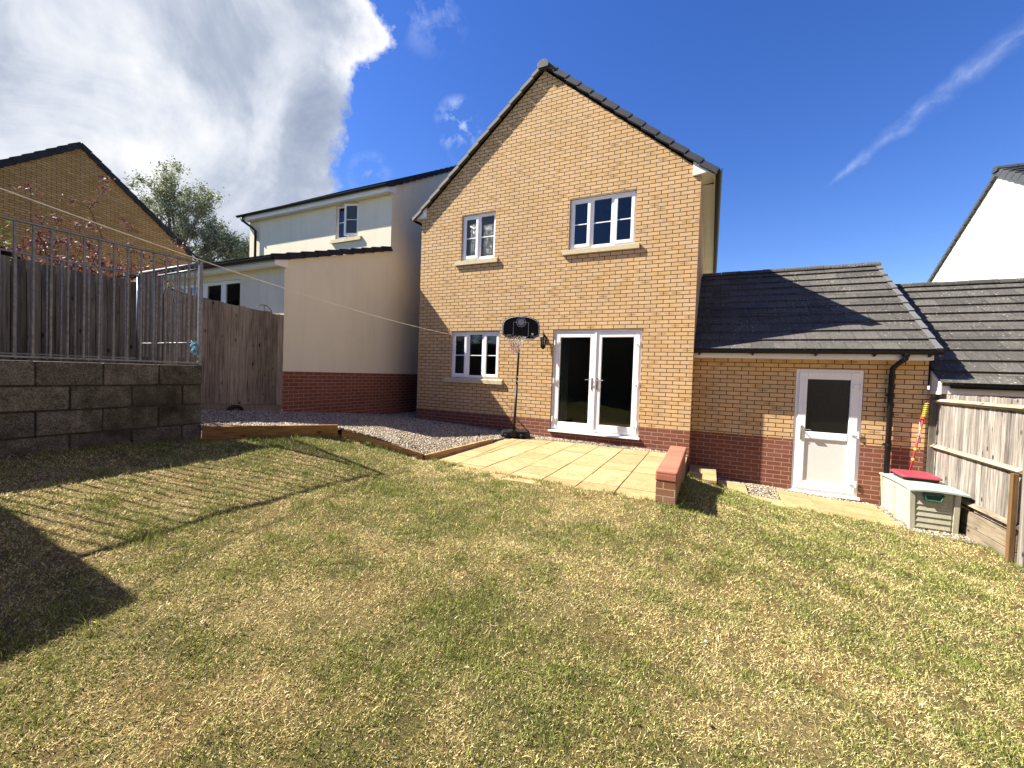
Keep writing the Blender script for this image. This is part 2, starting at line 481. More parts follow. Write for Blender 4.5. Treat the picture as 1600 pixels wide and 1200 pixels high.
def f_grav(N):
    info = N.n('ShaderNodeAttribute', attribute_name='rnd')
    sp = N.n('ShaderNodeSeparateColor', ins={0: info.outputs['Color']})
    c = N.ramp(sp.outputs[0], [(0.0, (0.10, 0.075, 0.048)), (0.35, (0.25, 0.20, 0.14)), (0.75, (0.38, 0.32, 0.235)), (1.0, (0.56, 0.50, 0.40))])
    nz = N.noise(N.uv.outputs['Object'], 120, 3, 0.6)
    c = N.mix(1.0, c, N.ramp(nz, [(0.3, 0.75), (0.7, 1.15)]), 'MULTIPLY')
    setc(N, c, 0.8, nz, 0.2, 0.002, spec=0.3)
m_grav = mat('gravel_stone', f_grav)


def f_gravbed(N):
    o = N.uv.outputs['Object']
    v = N.n('ShaderNodeTexVoronoi', ins={'Vector': o, 'Scale': 55.0})
    c = N.mix(N.n('ShaderNodeSeparateColor', ins={0: v.outputs['Color']}).outputs[0], (0.05, 0.04, 0.03), (0.14, 0.115, 0.09))
    setc(N, c, 0.9, N.math('MULTIPLY', v.outputs['Distance'], -1.0), 1.0, 0.01)
m_gravbed = mat('gravel_bed', f_gravbed)


def f_lawn(N):
    a = N.n('ShaderNodeAttribute', attribute_name='tone')
    o = N.uv.outputs['Object']
    fine = N.noise(o, 130, 5, 0.8)
    mid = N.noise(o, 28, 5, 0.7)
    c = N.mix(1.0, a.outputs['Color'], N.ramp(fine, [(0.35, 0.15), (0.65, 1.35)]), 'MULTIPLY')
    c = N.mix(1.0, c, N.ramp(mid, [(0.3, 0.45), (0.7, 1.25)]), 'MULTIPLY')
    setc(N, c, 0.95, N.math('ADD', fine, N.math('MULTIPLY', mid, 2.0)), 0.8, 0.02, spec=0.1)
m_lawn = mat('lawn_thatch', f_lawn)


def f_blade(N):
    a = N.n('ShaderNodeAttribute', attribute_name='rnd')
    setc(N, a.outputs['Color'], 0.6, spec=0.25)
    N.bsdf.inputs['Subsurface Weight'].default_value = 0.0
    tl = N.n('ShaderNodeBsdfTranslucent')
    N.link(a.outputs['Color'], tl.inputs[0])
    mx = N.n('ShaderNodeMixShader', ins={0: 0.25})
    N.link(N.bsdf.outputs[0], mx.inputs[1])
    N.link(tl.outputs[0], mx.inputs[2])
    N.link(mx.outputs[0], N.out.inputs[0])
m_blade = mat('leaf_blade', f_blade)


def f_far(N):
    o = N.uv.outputs['Object']
    nz = N.noise(o, 0.2, 6, 0.7)
    c = N.ramp(nz, [(0.35, (0.07, 0.10, 0.03)), (0.65, (0.16, 0.15, 0.06))])
    setc(N, c, 0.95)
m_far = mat('far_ground', f_far)


def f_keter(N):
    o = N.uv.outputs['Object']
    mpn = N.n('ShaderNodeMapping', ins={'Vector': o, 'Scale': (30, 30, 2)})
    g = N.noise(mpn.outputs[0], 2.0, 5, 0.6)
    b = N.noise(o, 5.0, 5, 0.7)
    c = N.ramp(g, [(0.3, (0.34, 0.325, 0.225)), (0.7, (0.44, 0.425, 0.31))])
    c = N.mix(N.math('MULTIPLY', N.math('SUBTRACT', b, 0.5), 2.5, clamp=True), c, (0.30, 0.29, 0.20))
    setc(N, c, 0.6, g, 0.1, 0.002)
m_box = mat('cream_box_plastic', f_keter)
m_lid = plain('pale_mint_plastic', (0.33, 0.40, 0.335), 0.5, 0, 4, 0.1)
m_bark = plain('bark', (0.16, 0.13, 0.10), 0.9, 0, 20, 0.5, 0.5)
m_stem = plain('purple_stem', (0.10, 0.04, 0.03), 0.8, 0, 20, 0.3)
m_curtain = plain('curtain_cloth', (0.42, 0.44, 0.38), 0.95, 0, 9, 0.12)


def f_shed(N):
    o = N.uv.outputs['Object']
    g = N.noise(o, 6, 5, 0.6)
    setc(N, N.ramp(g, [(0.3, (0.12, 0.09, 0.06)), (0.7, (0.2, 0.15, 0.1))]), 0.9)
m_shed = mat('shed_wood', f_shed)

# ------------------------------------------------------------------ mesh helpers


def origin_of(o):
    v = Vector((0, 0, 0))
    while o is not None:
        v += o.location
        o = o.parent
    return v


class MB:
    def __init__(s):
        s.v = []
        s.f = []
        s.r = []          # random id per face
        s.cur = 0.5

    def _add(s, vs, fs, rnd=None):
        b = len(s.v)
        s.v += [tuple(p) for p in vs]
        s.f += [tuple(i + b for i in f) for f in fs]
        s.r += [s.cur if rnd is None else rnd] * len(fs)
        return s

    def poly(s, pts):
        return s._add(pts, [tuple(range(len(pts)))])

    def box(s, x0, x1, y0, y1, z0, z1):
        vs = [(x, y, z) for z in (z0, z1) for y in (y0, y1) for x in (x0, x1)]
        return s._add(vs, [(0, 2, 3, 1), (4, 5, 7, 6), (0, 1, 5, 4), (2, 6, 7, 3), (0, 4, 6, 2), (1, 3, 7, 5)])

    def hexa(s, b4, t4):
        """bottom ring (ccw from above) and top ring"""
        return s._add(list(b4) + list(t4), [(3, 2, 1, 0), (4, 5, 6, 7), (0, 1, 5, 4), (1, 2, 6, 5), (2, 3, 7, 6), (3, 0, 4, 7)])

    def prism(s, pts, vec):
        n = len(pts)
        vec = Vector(vec)
        q = [tuple(Vector(p) + vec) for p in pts]
        fs = [tuple(range(n))[::-1], tuple(range(n, 2 * n))]
        fs += [(i, (i + 1) % n, n + (i + 1) % n, n + i) for i in range(n)]
        return s._add(list(pts) + q, fs)

    def obox(s, c, ax, ay, az):
        """centre and three half-axis vectors"""
        c, ax, ay, az = map(Vector, (c, ax, ay, az))
        vs = [c + ax * i + ay * j + az * k for k in (-1, 1) for j in (-1, 1) for i in (-1, 1)]
        return s._add(vs, [(0, 2, 3, 1), (4, 5, 7, 6), (0, 1, 5, 4), (2, 6, 7, 3), (0, 4, 6, 2), (1, 3, 7, 5)])

    def tube(s, path, r, n=8, closed=False, cap=True):
        P = [Vector(p) for p in path]
        R = r if isinstance(r, (list, tuple)) else [r] * len(P)
        vs, fs = [], []
        m = len(P)
        prev = None
        for i in range(m):
            a = P[i - 1] if (i > 0 or closed) else P[i]
            b = P[(i + 1) % m] if (i < m - 1 or closed) else P[i]
            t = (b - a).normalized()
            if prev is None:
                u = t.orthogonal().normalized()
            else:
                u = (prev - t * prev.dot(t))
                u = u.normalized() if u.length > 1e-6 else t.orthogonal().normalized()
            prev = u
            w = t.cross(u)
            for k in range(n):
                an = 2 * math.pi * k / n
                vs.append(P[i] + (u * math.cos(an) + w * math.sin(an)) * R[i])
        rr = m if closed else m - 1
        for i in range(rr):
            j = (i + 1) % m
            for k in range(n):
                l = (k + 1) % n
                fs.append((i * n + k, i * n + l, j * n + l, j * n + k))
        if cap and not closed:
            fs.append(tuple(range(n))[::-1])
            fs.append(tuple((m - 1) * n + k for k in range(n)))
        return s._add(vs, fs)

    def ring(s, x0, x1, z0, z1, w, y0, y1, wb=None, wt_=None):
        """rectangular frame in the x-z plane"""
        wb = w if wb is None else wb
        wt_ = w if wt_ is None else wt_
        s.box(x0, x0 + w, y0, y1, z0, z1)
        s.box(x1 - w, x1, y0, y1, z0, z1)
        s.box(x0 + w, x1 - w, y0, y1, z0, z0 + wb)
        s.box(x0 + w, x1 - w, y0, y1, z1 - wt_, z1)
        return s

    def panel(s, x0, x1, z0, z1, holes, y, th):
        """wall facing -y with rectangular holes and reveals"""
        xs = sorted(set([x0, x1] + [h[0] for h in holes] + [h[1] for h in holes]))
        zs = sorted(set([z0, z1] + [h[2] for h in holes] + [h[3] for h in holes]))
        xs = [x for x in xs if x0 <= x <= x1]
        zs = [z for z in zs if z0 <= z <= z1]
        for a, b in zip(xs, xs[1:]):
            for c, d in zip(zs, zs[1:]):
                cx, cz = (a + b) / 2, (c + d) / 2
                if any(h[0] < cx < h[1] and h[2] < cz < h[3] for h in holes):
                    continue
                s.poly([(a, y, c), (b, y, c), (b, y, d), (a, y, d)])
                s.poly([(b, y + th, c), (a, y + th, c), (a, y + th, d), (b, y + th, d)])
        s.poly([(x0, y + th, z0), (x0, y, z0), (x0, y, z1), (x0, y + th, z1)])
        s.poly([(x1, y, z0), (x1, y + th, z0), (x1, y + th, z1), (x1, y, z1)])
        for h0, h1, h2, h3 in holes:
            h2, h3 = max(h2, z0), min(h3, z1)
            if h2 >= h3:
                continue
            s.poly([(h0, y, h2), (h0, y, h3), (h0, y + th, h3), (h0, y + th, h2)])
            s.poly([(h1, y, h3), (h1, y, h2), (h1, y + th, h2), (h1, y + th, h3)])
            if h3 < z1:
                s.poly([(h0, y, h3), (h1, y, h3), (h1, y + th, h3), (h0, y + th, h3)])
            if h2 > z0:
                s.poly([(h0, y + th, h2), (h1, y + th, h2), (h1, y, h2), (h0, y, h2)])
        return s

    def build(s, name, m, parent=None, bevel=0.0, smooth=False):
        me = bpy.data.meshes.new(name)
        og = origin_of(parent) if parent is not None else Vector((0, 0, 0))
        if parent is None and s.v:
            xs = [p[0] for p in s.v]; ys = [p[1] for p in s.v]; zs = [p[2] for p in s.v]
            og = Vector(((min(xs) + max(xs)) / 2, (min(ys) + max(ys)) / 2, min(zs)))
        me.from_pydata([(p[0] - og.x, p[1] - og.y, p[2] - og.z) for p in s.v], [], s.f)
        me.uv_layers.new(name='UVMap')
        me.color_attributes.new('rnd', 'FLOAT_COLOR', 'CORNER')
        UV = np.zeros((len(me.loops), 2), np.float32)
        CC = np.ones((len(me.loops), 4), np.float32)
        for pi, pl in enumerate(me.polygons):
            nx, ny, nz = abs(pl.normal.x), abs(pl.normal.y), abs(pl.normal.z)
            rv = s.r[pi]
            c = (rv, (rv * 7.31) % 1.0, (rv * 3.77) % 1.0, 1.0)
            for k in pl.loop_indices:
                p = s.v[me.loops[k].vertex_index]
                if nz >= nx and nz >= ny:
                    uv = (p[0], p[1])
                elif ny >= nx:
                    uv = (p[0], p[2])
                else:
                    uv = (p[1], p[2])
                UV[k] = uv
                CC[k] = c
        me.uv_layers['UVMap'].data.foreach_set('uv', UV.ravel())
        me.color_attributes['rnd'].data.foreach_set('color', CC.ravel())
        me.materials.append(m)
        if smooth:
            me.shade_smooth()
        o = bpy.data.objects.new(name, me)
        COL.objects.link(o)
        if parent is not None:
            o.parent = parent
        else:
            o.location = og
        if bevel:
            b = o.modifiers.new('bevel', 'BEVEL')
            b.width = bevel
            b.segments = 2
            b.limit_method = 'ANGLE'
            b.harden_normals = False
        return o


def thing(name, label, cat, loc=(0, 0, 0), group=None):
    o = bpy.data.objects.new(name, None)
    o.empty_display_size = 0.2
    COL.objects.link(o)
    o.location = loc
    o['label'] = label
    o['category'] = cat
    if group:
        o['group'] = group
    return o


def tag(o, label=None, cat=None, group=None, kind=None):
    if label: o['label'] = label
    if cat: o['category'] = cat
    if group: o['group'] = group
    if kind: o['kind'] = kind
    return o


def npmesh(name, verts, faces, m, cols=None, kind=None, label=None, parent=None, loc=None):
    """numpy mesh: verts (n,3), faces (k,3|4); cols per vertex -> attribute rnd"""
    me = bpy.data.meshes.new(name)
    nv, nf, k = len(verts), len(faces), faces.shape[1]
    me.vertices.add(nv)
    me.vertices.foreach_set('co', np.ascontiguousarray(verts, dtype=np.float32).ravel())
    me.loops.add(nf * k)
    me.loops.foreach_set('vertex_index', np.ascontiguousarray(faces, dtype=np.int32).ravel())
    me.polygons.add(nf)
    me.polygons.foreach_set('loop_start', np.arange(nf, dtype=np.int32) * k)
    me.polygons.foreach_set('loop_total', np.full(nf, k, dtype=np.int32))
    me.update(calc_edges=True)
    if cols is not None:
        at = me.color_attributes.new('rnd', 'FLOAT_COLOR', 'POINT')
        c4 = np.ones((nv, 4), dtype=np.float32)
        c4[:, :3] = cols
        at.data.foreach_set('color', c4.ravel())
    me.materials.append(m)
    o = bpy.data.objects.new(name, me)
    COL.objects.link(o)
    if loc is not None:
        o.location = loc
    if parent is not None:
        o.parent = parent
    if kind: o['kind'] = kind
    if label: o['label'] = label
    return o


def vnoise(x, y, seed):
    """value noise, numpy"""
    xi = np.floor(x).astype(np.int64); yi = np.floor(y).astype(np.int64)
    xf = x - xi; yf = y - yi
    def h(a, b):
        n = (a * 374761393 + b * 668265263 + seed * 974634777) & 0x7fffffff
        n = ((n ^ (n >> 13)) * 1274126177) & 0x7fffffff
        n = n ^ (n >> 16)
        return (n & 0xffff) / 65535.0
    u = xf * xf * (3 - 2 * xf); v = yf * yf * (3 - 2 * yf)
    return (h(xi, yi) * (1 - u) + h(xi + 1, yi) * u) * (1 - v) + (h(xi, yi + 1) * (1 - u) + h(xi + 1, yi + 1) * u) * v


def fbm(x, y, sc, seed, oct_=4, gain=0.55):
    t = 0; a = 1; tot = 0
    for i in range(oct_):
        t = t + a * vnoise(x * sc, y * sc, seed + i * 17)
        tot += a
        a *= gain; sc *= 2.03
    return t / tot


def rbf(pts):
    P = np.array(pts, float)
    n = len(P)
    d = np.hypot(P[:, None, 0] - P[None, :, 0], P[:, None, 1] - P[None, :, 1])
    A = np.zeros((n + 3, n + 3))
    A[:n, :n] = d
    A[:n, n] = 1; A[:n, n + 1] = P[:, 0]; A[:n, n + 2] = P[:, 1]
    A[n:, :n] = A[:n, n:].T
    wv = np.linalg.solve(A, np.concatenate([P[:, 2], np.zeros(3)]))
    def f(x, y):
        x = np.asarray(x, float); y = np.asarray(y, float)
        sh = x.shape
        x = x.ravel(); y = y.ravel()
        out = wv[n] + wv[n + 1] * x + wv[n + 2] * y
        for i in range(n):
            out = out + wv[i] * np.hypot(x - P[i, 0], y - P[i, 1])
        return out.reshape(sh)
    return f


def inpoly(x, y, poly):
    ins = np.zeros(x.shape, bool)
    n = len(poly)
    j = n - 1
    for i in range(n):
        xi, yi = poly[i]; xj, yj = poly[j]
        c = ((yi > y) != (yj > y)) & (x < (xj - xi) * (y - yi) / (yj - yi + 1e-12) + xi)
        ins ^= c
        j = i
    return ins


# ------------------------------------------------------------------ ground
LAWN_PTS = [(1.15, -5.36, .03), (1.15, -6.85, .09), (1.15, -8.5, .12), (1.15, -12, .12), (1.6, -4.9, .04), (2.1, -4.27, .03),
            (2.45, -3.88, -.15), (2.84, -3.4, -.345), (3.5, -3.4, -.375), (4.5, -3.48, -.375), (5.5, -3.55, -.372), (6.1, -3.65, -.375),
            (6.3, -2.8, -.40), (6.3, -1.6, -.50), (6.62, -.9, -.74), (6.9, -.7, -.83), (7.2, -.9, -.87), (8.0, -.93, -.91), (8.93, -.87, -.975),
            (9.6, -1.2, -1.0), (9.65, -1.7, -1.0), (9.7, -4, -1.0), (9.7, -8, -.95), (9.7, -12, -.95), (6.47, -8.1, -.66), (6.5, -11, -.66),
            (4, -7, -.30), (3.5, -10, -.3), (7.2, -2.5, -.66), (4.5, -5.2, -.36), (3.0, -5.0, -.16), (8.2, -5.5, -.86)]
HL = rbf(LAWN_PTS)
LAWN = [(1.17, -11), (1.17, -5.38), (2.12, -4.31), (2.82, -3.46), (2.84, -3.28), (3.6, -3.36), (4.4, -3.44), (5.2, -3.50), (5.98, -3.555), (6.0, -3.58), (6.22, -3.58),
        (6.22, -1.5), (6.3, -1.0), (6.64, -.86), (6.72, -.5), (6.85, -.52), (7.12, -.78), (7.3, -.93), (8.2, -.93), (8.93, -.88),
        (9.02, -1.0), (9.58, -1.02), (9.58, -11)]


def lawn_bump(x, y):
    return (fbm(x, y, 1.1, 3, 3) - .5) * .05 + (fbm(x, y, 7.0, 9, 3) - .5) * .022


def lawn_h(x, y):
    return HL(x, y) + lawn_bump(x, y)


def green_amt(x, y):
    g = fbm(x, y, 0.75, 21, 4, 0.6)
    g2 = fbm(x, y, 3.4, 41, 4, 0.6)
    g3 = fbm(x, y, 9.0, 63, 3, 0.6)
    v = (g - .5) * 1.5 + (g2 - .5) * 1.7 + (g3 - .5) * .6 + 0.26
    v = v + 0.45 * np.exp(-(((x - 2.0) / 1.0) ** 2 + ((y + 4.6) / .8) ** 2))      # fresher by the edging
    v = v + 0.40 * np.exp(-(((x - 7.0) / 1.5) ** 2 + ((y + 2.0) / .9) ** 2))
    v = v + 0.25 * np.exp(-(((x - 5.5) / 1.0) ** 2 + ((y + 6.1) / .7) ** 2))
    return np.clip(v, 0, 1)


def lawn_tone(x, y):
    g = green_amt(x, y)[..., None]
    b = fbm(x, y, 2.1, 77, 4)[..., None]
    straw = np.array([.42, .345, .155]) * (1 - b * .35) + np.array([.05, -.02, -.03]) * b
    green = np.array([.17, .17, .06])
    return straw * (1 - g) + green * g


st = 0.045
gx = np.arange(1.05, 9.80, st); gy = np.arange(-11.0, -0.3, st)
X, Y = np.meshgrid(gx, gy)
Zg = lawn_h(X, Y)
Zg = np.where(inpoly(X, Y, LAWN), Zg, Zg - 0.22)
V = np.stack([X.ravel(), Y.ravel(), Zg.ravel()], 1)
ny_, nx_ = X.shape
idx = np.arange(ny_ * nx_).reshape(ny_, nx_)
F = np.stack([idx[:-1, :-1].ravel(), idx[:-1, 1:].ravel(), idx[1:, 1:].ravel(), idx[1:, :-1].ravel()], 1)
lawn = npmesh('lawn', V, F, m_lawn, kind='structure')
at = lawn.data.color_attributes.new('tone', 'FLOAT_COLOR', 'POINT')
tn = lawn_tone(X.ravel(), Y.ravel()) * 0.8
c4 = np.ones((len(V), 4), np.float32); c4[:, :3] = tn
at.data.foreach_set('color', c4.ravel())
lawn.data.shade_smooth()

# far ground
fg = MB()
fg.poly([(-400, -400, -1.45), (400, -400, -1.45), (400, 400, -1.45), (-400, 400, -1.45)])
tag(fg.build('ground', m_far), kind='structure')


def make_grass():
    # sampling density falls with distance from the camera
    P = []
    bands = [(0.8, 2.2, 42000), (2.2, 3.2, 31000), (3.2, 4.4, 21000), (4.4, 6.0, 12500), (6.0, 9.0, 6500)]
    cx, cy = 6.473, -8.138
    fx, fy = -.4319, .9016
    for r0, r1, dens in bands:
        area = math.pi * (r1 * r1 - r0 * r0) * (112 / 360)
        n = int(dens * area)
        r = np.sqrt(rng.uniform(r0 * r0, r1 * r1, n))
        a = rng.uniform(-math.radians(56), math.radians(56), n) + math.atan2(fy, fx)
        P.append(np.stack([cx + r * np.cos(a), cy + r * np.sin(a), r], 1))
    P = np.concatenate(P)
    ok = inpoly(P[:, 0], P[:, 1], LAWN)
    P = P[ok]
    # clumping
    cl = fbm(P[:, 0], P[:, 1], 9.0, 5, 3)
    keep = rng.random(len(P)) < np.clip(0.22 + (cl - .28) * 2.6, .22, 1)
    P = P[keep]
    # a few coarse green tufts
    nt_ = 90
    ta = rng.uniform(-math.radians(54), math.radians(54), nt_) + math.atan2(fy, fx)
    tr_ = np.sqrt(rng.uniform(1.5 ** 2, 6.0 ** 2, nt_))
    tx0, ty0 = cx + tr_ * np.cos(ta), cy + tr_ * np.sin(ta)
    per = 130
    kx = (tx0[:, None] + rng.normal(0, .055, (nt_, per))).ravel(); ky = (ty0[:, None] + rng.normal(0, .04, (nt_, per))).ravel()
    T = np.stack([kx, ky, np.repeat(tr_, per)], 1)
    T = T[inpoly(T[:, 0], T[:, 1], LAWN)]
    # unmown fringe along walls, edging and slabs
    E_ = []
    for (p, q) in zip(LAWN, LAWN[1:]):
        p, q = np.array(p, float), np.array(q, float)
        Ls = np.hypot(*(q - p))
        if min(p[1], q[1]) < -8.6 and abs(p[0] - q[0]) > 3: continue
        k = int(Ls * 520)
        t = rng.random((k, 1))
        nrm_ = np.array([-(q - p)[1], (q - p)[0]]) / max(Ls, 1e-6)
        E_.append(p + (q - p) * t + nrm_ * rng.normal(0, .022, (k, 1)))
    E_ = np.concatenate(E_)
    E_ = E_[fbm(E_[:, 0], E_[:, 1], 6.0, 91, 2) > .42]
    E_ = E_[E_[:, 1] > -7.4]
    T = np.concatenate([T, np.column_stack([E_, np.hypot(E_[:, 0] - cx, E_[:, 1] - cy)])])
    istuft = np.concatenate([np.zeros(len(P), bool), np.ones(len(T), bool)])
    P = np.concatenate([P, T])
    x, y, dist = P.T
    n = len(x)
    z = lawn_h(x, y) - 0.004
    g = green_amt(x, y)
    isg = rng.random(n) < (0.17 + g * 0.52)
    isg = isg | istuft
    L = rng.uniform(.010, .028, n) * np.where(istuft, 1.4, 1.0) * np.where(isg, 1.1 + .35 * g, 0.95) * (0.9 + .09 * np.clip(dist, 1, 6))
    tall = rng.random(n) < .02
    L = np.where(tall, L * 2.0, L)
    wd = rng.uniform(.00065, .00135, n) * (0.80 + 0.30 * np.clip(dist, 1, 6))
    an = rng.uniform(0, 2 * math.pi, n)
    lean = np.where(isg, rng.uniform(.25, 1.15, n), rng.uniform(.95, 1.62, n))
    dx, dy = np.cos(an), np.sin(an)
    # mid and tip
    l1 = lean * .6
    mx, my, mz = dx * np.sin(l1) * L * .5, dy * np.sin(l1) * L * .5, np.cos(l1) * L * .5
    tx = mx + dx * np.sin(lean) * L * .5; ty = my + dy * np.sin(lean) * L * .5; tz = mz + np.cos(lean) * L * .5
    fa = rng.uniform(0, 2 * math.pi, n)
    sx, sy = np.cos(fa) * wd, np.sin(fa) * wd
    B = np.stack([x, y, z], 1)
    v0 = B + np.stack([-sx, -sy, 0 * sx], 1); v1 = B + np.stack([sx, sy, 0 * sx], 1)
    Mid = B + np.stack([mx, my, mz], 1)
    v2 = Mid + np.stack([sx, sy, 0 * sx], 1) * .8; v3 = Mid - np.stack([sx, sy, 0 * sx], 1) * .8
    v4 = B + np.stack([tx, ty, tz], 1)
    V = np.stack([v0, v1, v2, v3, v4], 1).reshape(-1, 3)
    b = np.arange(n)[:, None] * 5
    F = np.concatenate([b + np.array([[0, 1, 2]]), b + np.array([[0, 2, 3]]), b + np.array([[3, 2, 4]])])
    r = rng.random((n, 1)); r2 = rng.random((n, 1))
    straw = np.array([.70, .60, .31]) * (0.50 + .85 * r) + np.array([.03, -.01, -.03]) * r2
    brown = np.array([.26, .16, .075]) * (0.6 + .6 * r)
    green = np.array([.175, .215, .055]) * (0.4 + 1.0 * r) + np.array([.13, .11, .02]) * r2
    c = np.where(isg[:, None], green, np.where(r2 < .07, brown, straw))
    C = np.repeat(c, 5, axis=0)
    return npmesh('lawn_grass', V, F, m_blade, C, kind='stuff', label='dry patchy lawn grass, straw coloured with green tufts')


grass = make_grass()
grass['category'] = 'grass'

# gravel ------------------------------------------------------------------
GR_PTS = [(1.15, -5.3, .15), (2.1, -4.2, .135), (2.42, -3.85, -.01), (2.84, -3.35, -.285), (2.82, -1.3, -.335), (2.9, -.6, -.35), (-1, -2.8, .03), (-1, -4.2, .16), (0, -5.3, .2), (-2.5, -3, .1),
          (-1, -1.6, -.07), (-1, 0, -.23), (0, 0, -.255), (1.3, 0, -.29), (2.5, 0, -.35), (5.3, -.1, -.40), (-1, 6, -.25), (0, 6, -.25), (1, -3.2, -.06)]
HG = rbf(GR_PTS)
GRAV = [(1.15, -5.33), (2.13, -4.2), (2.84, -3.36), (2.84, -1.25), (2.86, -.45), (6.16, -.42), (6.16, 0.0), (-0.01, 0.0), (-0.01, 4.0), (-0.99, 4.0), (-0.99, -4.9), (-.99, -5.5), (1.1, -5.5)]


def grid_sheet(name, poly, H, m, st=.06, drop=None):
    xs = [p[0] for p in poly]; ys = [p[1] for p in poly]
    gx = np.arange(min(xs) - st, max(xs) + st, st); gy = np.arange(min(ys) - st, max(ys) + st, st)
    X, Y = np.meshgrid(gx, gy)
    Z = H(X, Y)
    idx = np.arange(X.size).reshape(X.shape)
    F = np.stack([idx[:-1, :-1].ravel(), idx[:-1, 1:].ravel(), idx[1:, 1:].ravel(), idx[1:, :-1].ravel()], 1)
    cxm = (X[:-1, :-1] + st / 2).ravel(); cym = (Y[:-1, :-1] + st / 2).ravel()
    F = F[inpoly(cxm, cym, poly)]
    V = np.stack([X.ravel(), Y.ravel(), Z.ravel()], 1)
    used = np.unique(F)
    mp = -np.ones(len(V), int); mp[used] = np.arange(len(used))
    return npmesh(name, V[used], mp[F], m, kind='structure')


grid_sheet('gravel_bed', GRAV, lambda x, y: HG(x, y) - .012, m_gravbed)

PH = (1 + 5 ** .5) / 2
ICO = np.array([(-1, PH, 0), (1, PH, 0), (-1, -PH, 0), (1, -PH, 0), (0, -1, PH), (0, 1, PH), (0, -1, -PH), (0, 1, -PH), (PH, 0, -1), (PH, 0, 1), (-PH, 0, -1), (-PH, 0, 1)], float)
ICO /= np.linalg.norm(ICO[0])
ICF = np.array([(0, 11, 5), (0, 5, 1), (0, 1, 7), (0, 7, 10), (0, 10, 11), (1, 5, 9), (5, 11, 4), (11, 10, 2), (10, 7, 6), (7, 1, 8), (3, 9, 4), (3, 4, 2), (3, 2, 6), (3, 6, 8), (3, 8, 9), (4, 9, 5), (2, 4, 11), (6, 2, 10), (8, 6, 7), (9, 8, 1)])


def stones(name, poly, H, dens, rlo, rhi, label, extra=None):
    xs = [p[0] for p in poly]; ys = [p[1] for p in poly]
    A = (max(xs) - min(xs)) * (max(ys) - min(ys))
    n = int(A * dens)
    x = rng.uniform(min(xs), max(xs), n); y = rng.uniform(min(ys), max(ys), n)
    ok = inpoly(x, y, poly)
    x, y = x[ok], y[ok]
    n = len(x)
    r = rng.uniform(rlo, rhi, n)
    z = H(x, y) + rng.uniform(-.3, .5, n) * r
    jit = 1 + rng.uniform(-.28, .28, (n, 12))
    sc = np.stack([rng.uniform(.8, 1.3, n), rng.uniform(.7, 1.1, n), rng.uniform(.45, .8, n)], 1)
    a = rng.uniform(0, 6.283, n); t = rng.uniform(-.5, .5, n)
    S = ICO[None] * jit[..., None] * sc[:, None, :] * r[:, None, None]
    ct, stt = np.cos(t)[:, None], np.sin(t)[:, None]
    yy = S[..., 1] * ct - S[..., 2] * stt; zz = S[..., 1] * stt + S[..., 2] * ct
    ca, sa = np.cos(a)[:, None], np.sin(a)[:, None]
    xx = S[..., 0] * ca - yy * sa; yy2 = S[..., 0] * sa + yy * ca
    V = np.stack([xx + x[:, None], yy2 + y[:, None], zz + z[:, None]], 2).reshape(-1, 3)
    F = (np.arange(n)[:, None, None] * 12 + ICF[None]).reshape(-1, 3)
    c = np.repeat(rng.random((n, 1)) * np.ones((1, 3)), 12, axis=0)
    o = npmesh(name, V, F, m_grav, c, kind='stuff', label=label)
    o['category'] = 'gravel'
    return o


stones('gravel', GRAV, HG, 2600, .008, .017, 'pale loose gravel between timber edging and house wall')

# patio --------------------------------------------------------------------


def slabs(name, cells, z0f, label=None):
    m = MB()
    for (x0, x1, y0, y1) in cells:
        m.cur = random.random()
        g = .0065
        dz = random.uniform(-.0035, .0035)
        c = [(x0 + g, y0 + g), (x1 - g, y0 + g), (x1 - g, y1 - g), (x0 + g, y1 - g)]
        m.hexa([(a, b, z0f(a, b) - .05) for a, b in c], [(a, b, z0f(a, b) + dz) for a, b in c])
    return m.build(name, m_slab, bevel=.004)


zp = lambda x, y: -.365 - max(0, (x - 3.0)) * .004
cells = []
for i in range(7):
    for j in range(7):
        x0 = 2.84 + .4515 * i
        y0 = -3.62 + .457 * j
        cells.append((x0, x0 + .4515, y0, y0 + .457))
tag(slabs('patio', cells, zp), kind='structure')
b = MB(); b.box(2.85, 5.995, -3.6, -.42, -.55, -.395)
b.box(6.0, 6.17, -1.70, -.42, -.75, -.41)
tag(b.build('patio_bed', m_bed), kind='structure')
zstep = lambda x, y: -.67
zpath = lambda x, y: -.85 - max(0, (x - 6.65)) * .052
pc = [(6.0, 6.178, -1.70, -1.25), (6.0, 6.178, -1.25, -.80), (6.0, 6.178, -.80, -.42)]
tag(slabs('patio_strip', pc, lambda x, y: -.405), kind='structure')
sc_ = [(6.19, 6.64, -.78, -.36), (6.19, 6.64, -.36, .06), (6.19, 6.64, .06, .38)]
tag(slabs('step', sc_, zstep), kind='structure')
b = MB(); b.box(6.19, 6.625, -.77, .375, -1.1, -.715)
tag(b.build('step_riser', m_rbrick_low), kind='structure')
pc = []
for i, x0 in enumerate([6.66, 7.11, 7.56, 8.01, 8.46]):
    for j, (a, b_) in enumerate([(-1.05, -.53), (-.53, -.08), (-.08, .22)]):
        if i == 1 and j > 0:
            continue
        pc.append((x0, x0 + .45, a, b_))
tag(slabs('garden_path', pc, zpath), kind='structure')
b = MB(); b.box(6.65, 8.93, -1.05, .39, -1.3, -1.01)
tag(b.build('path_bed', m_bed), kind='structure')
GR2 = [(6.65, .2), (8.95, .2), (8.95, .385), (6.65, .385)]
stones('path_gravel', GR2, lambda x, y: zpath_np(x) - .01, 3000, .008, .016, 'narrow gravel strip between garage wall and path') if False else None
HP = lambda x, y: -.86 - (x - 6.65) * .052
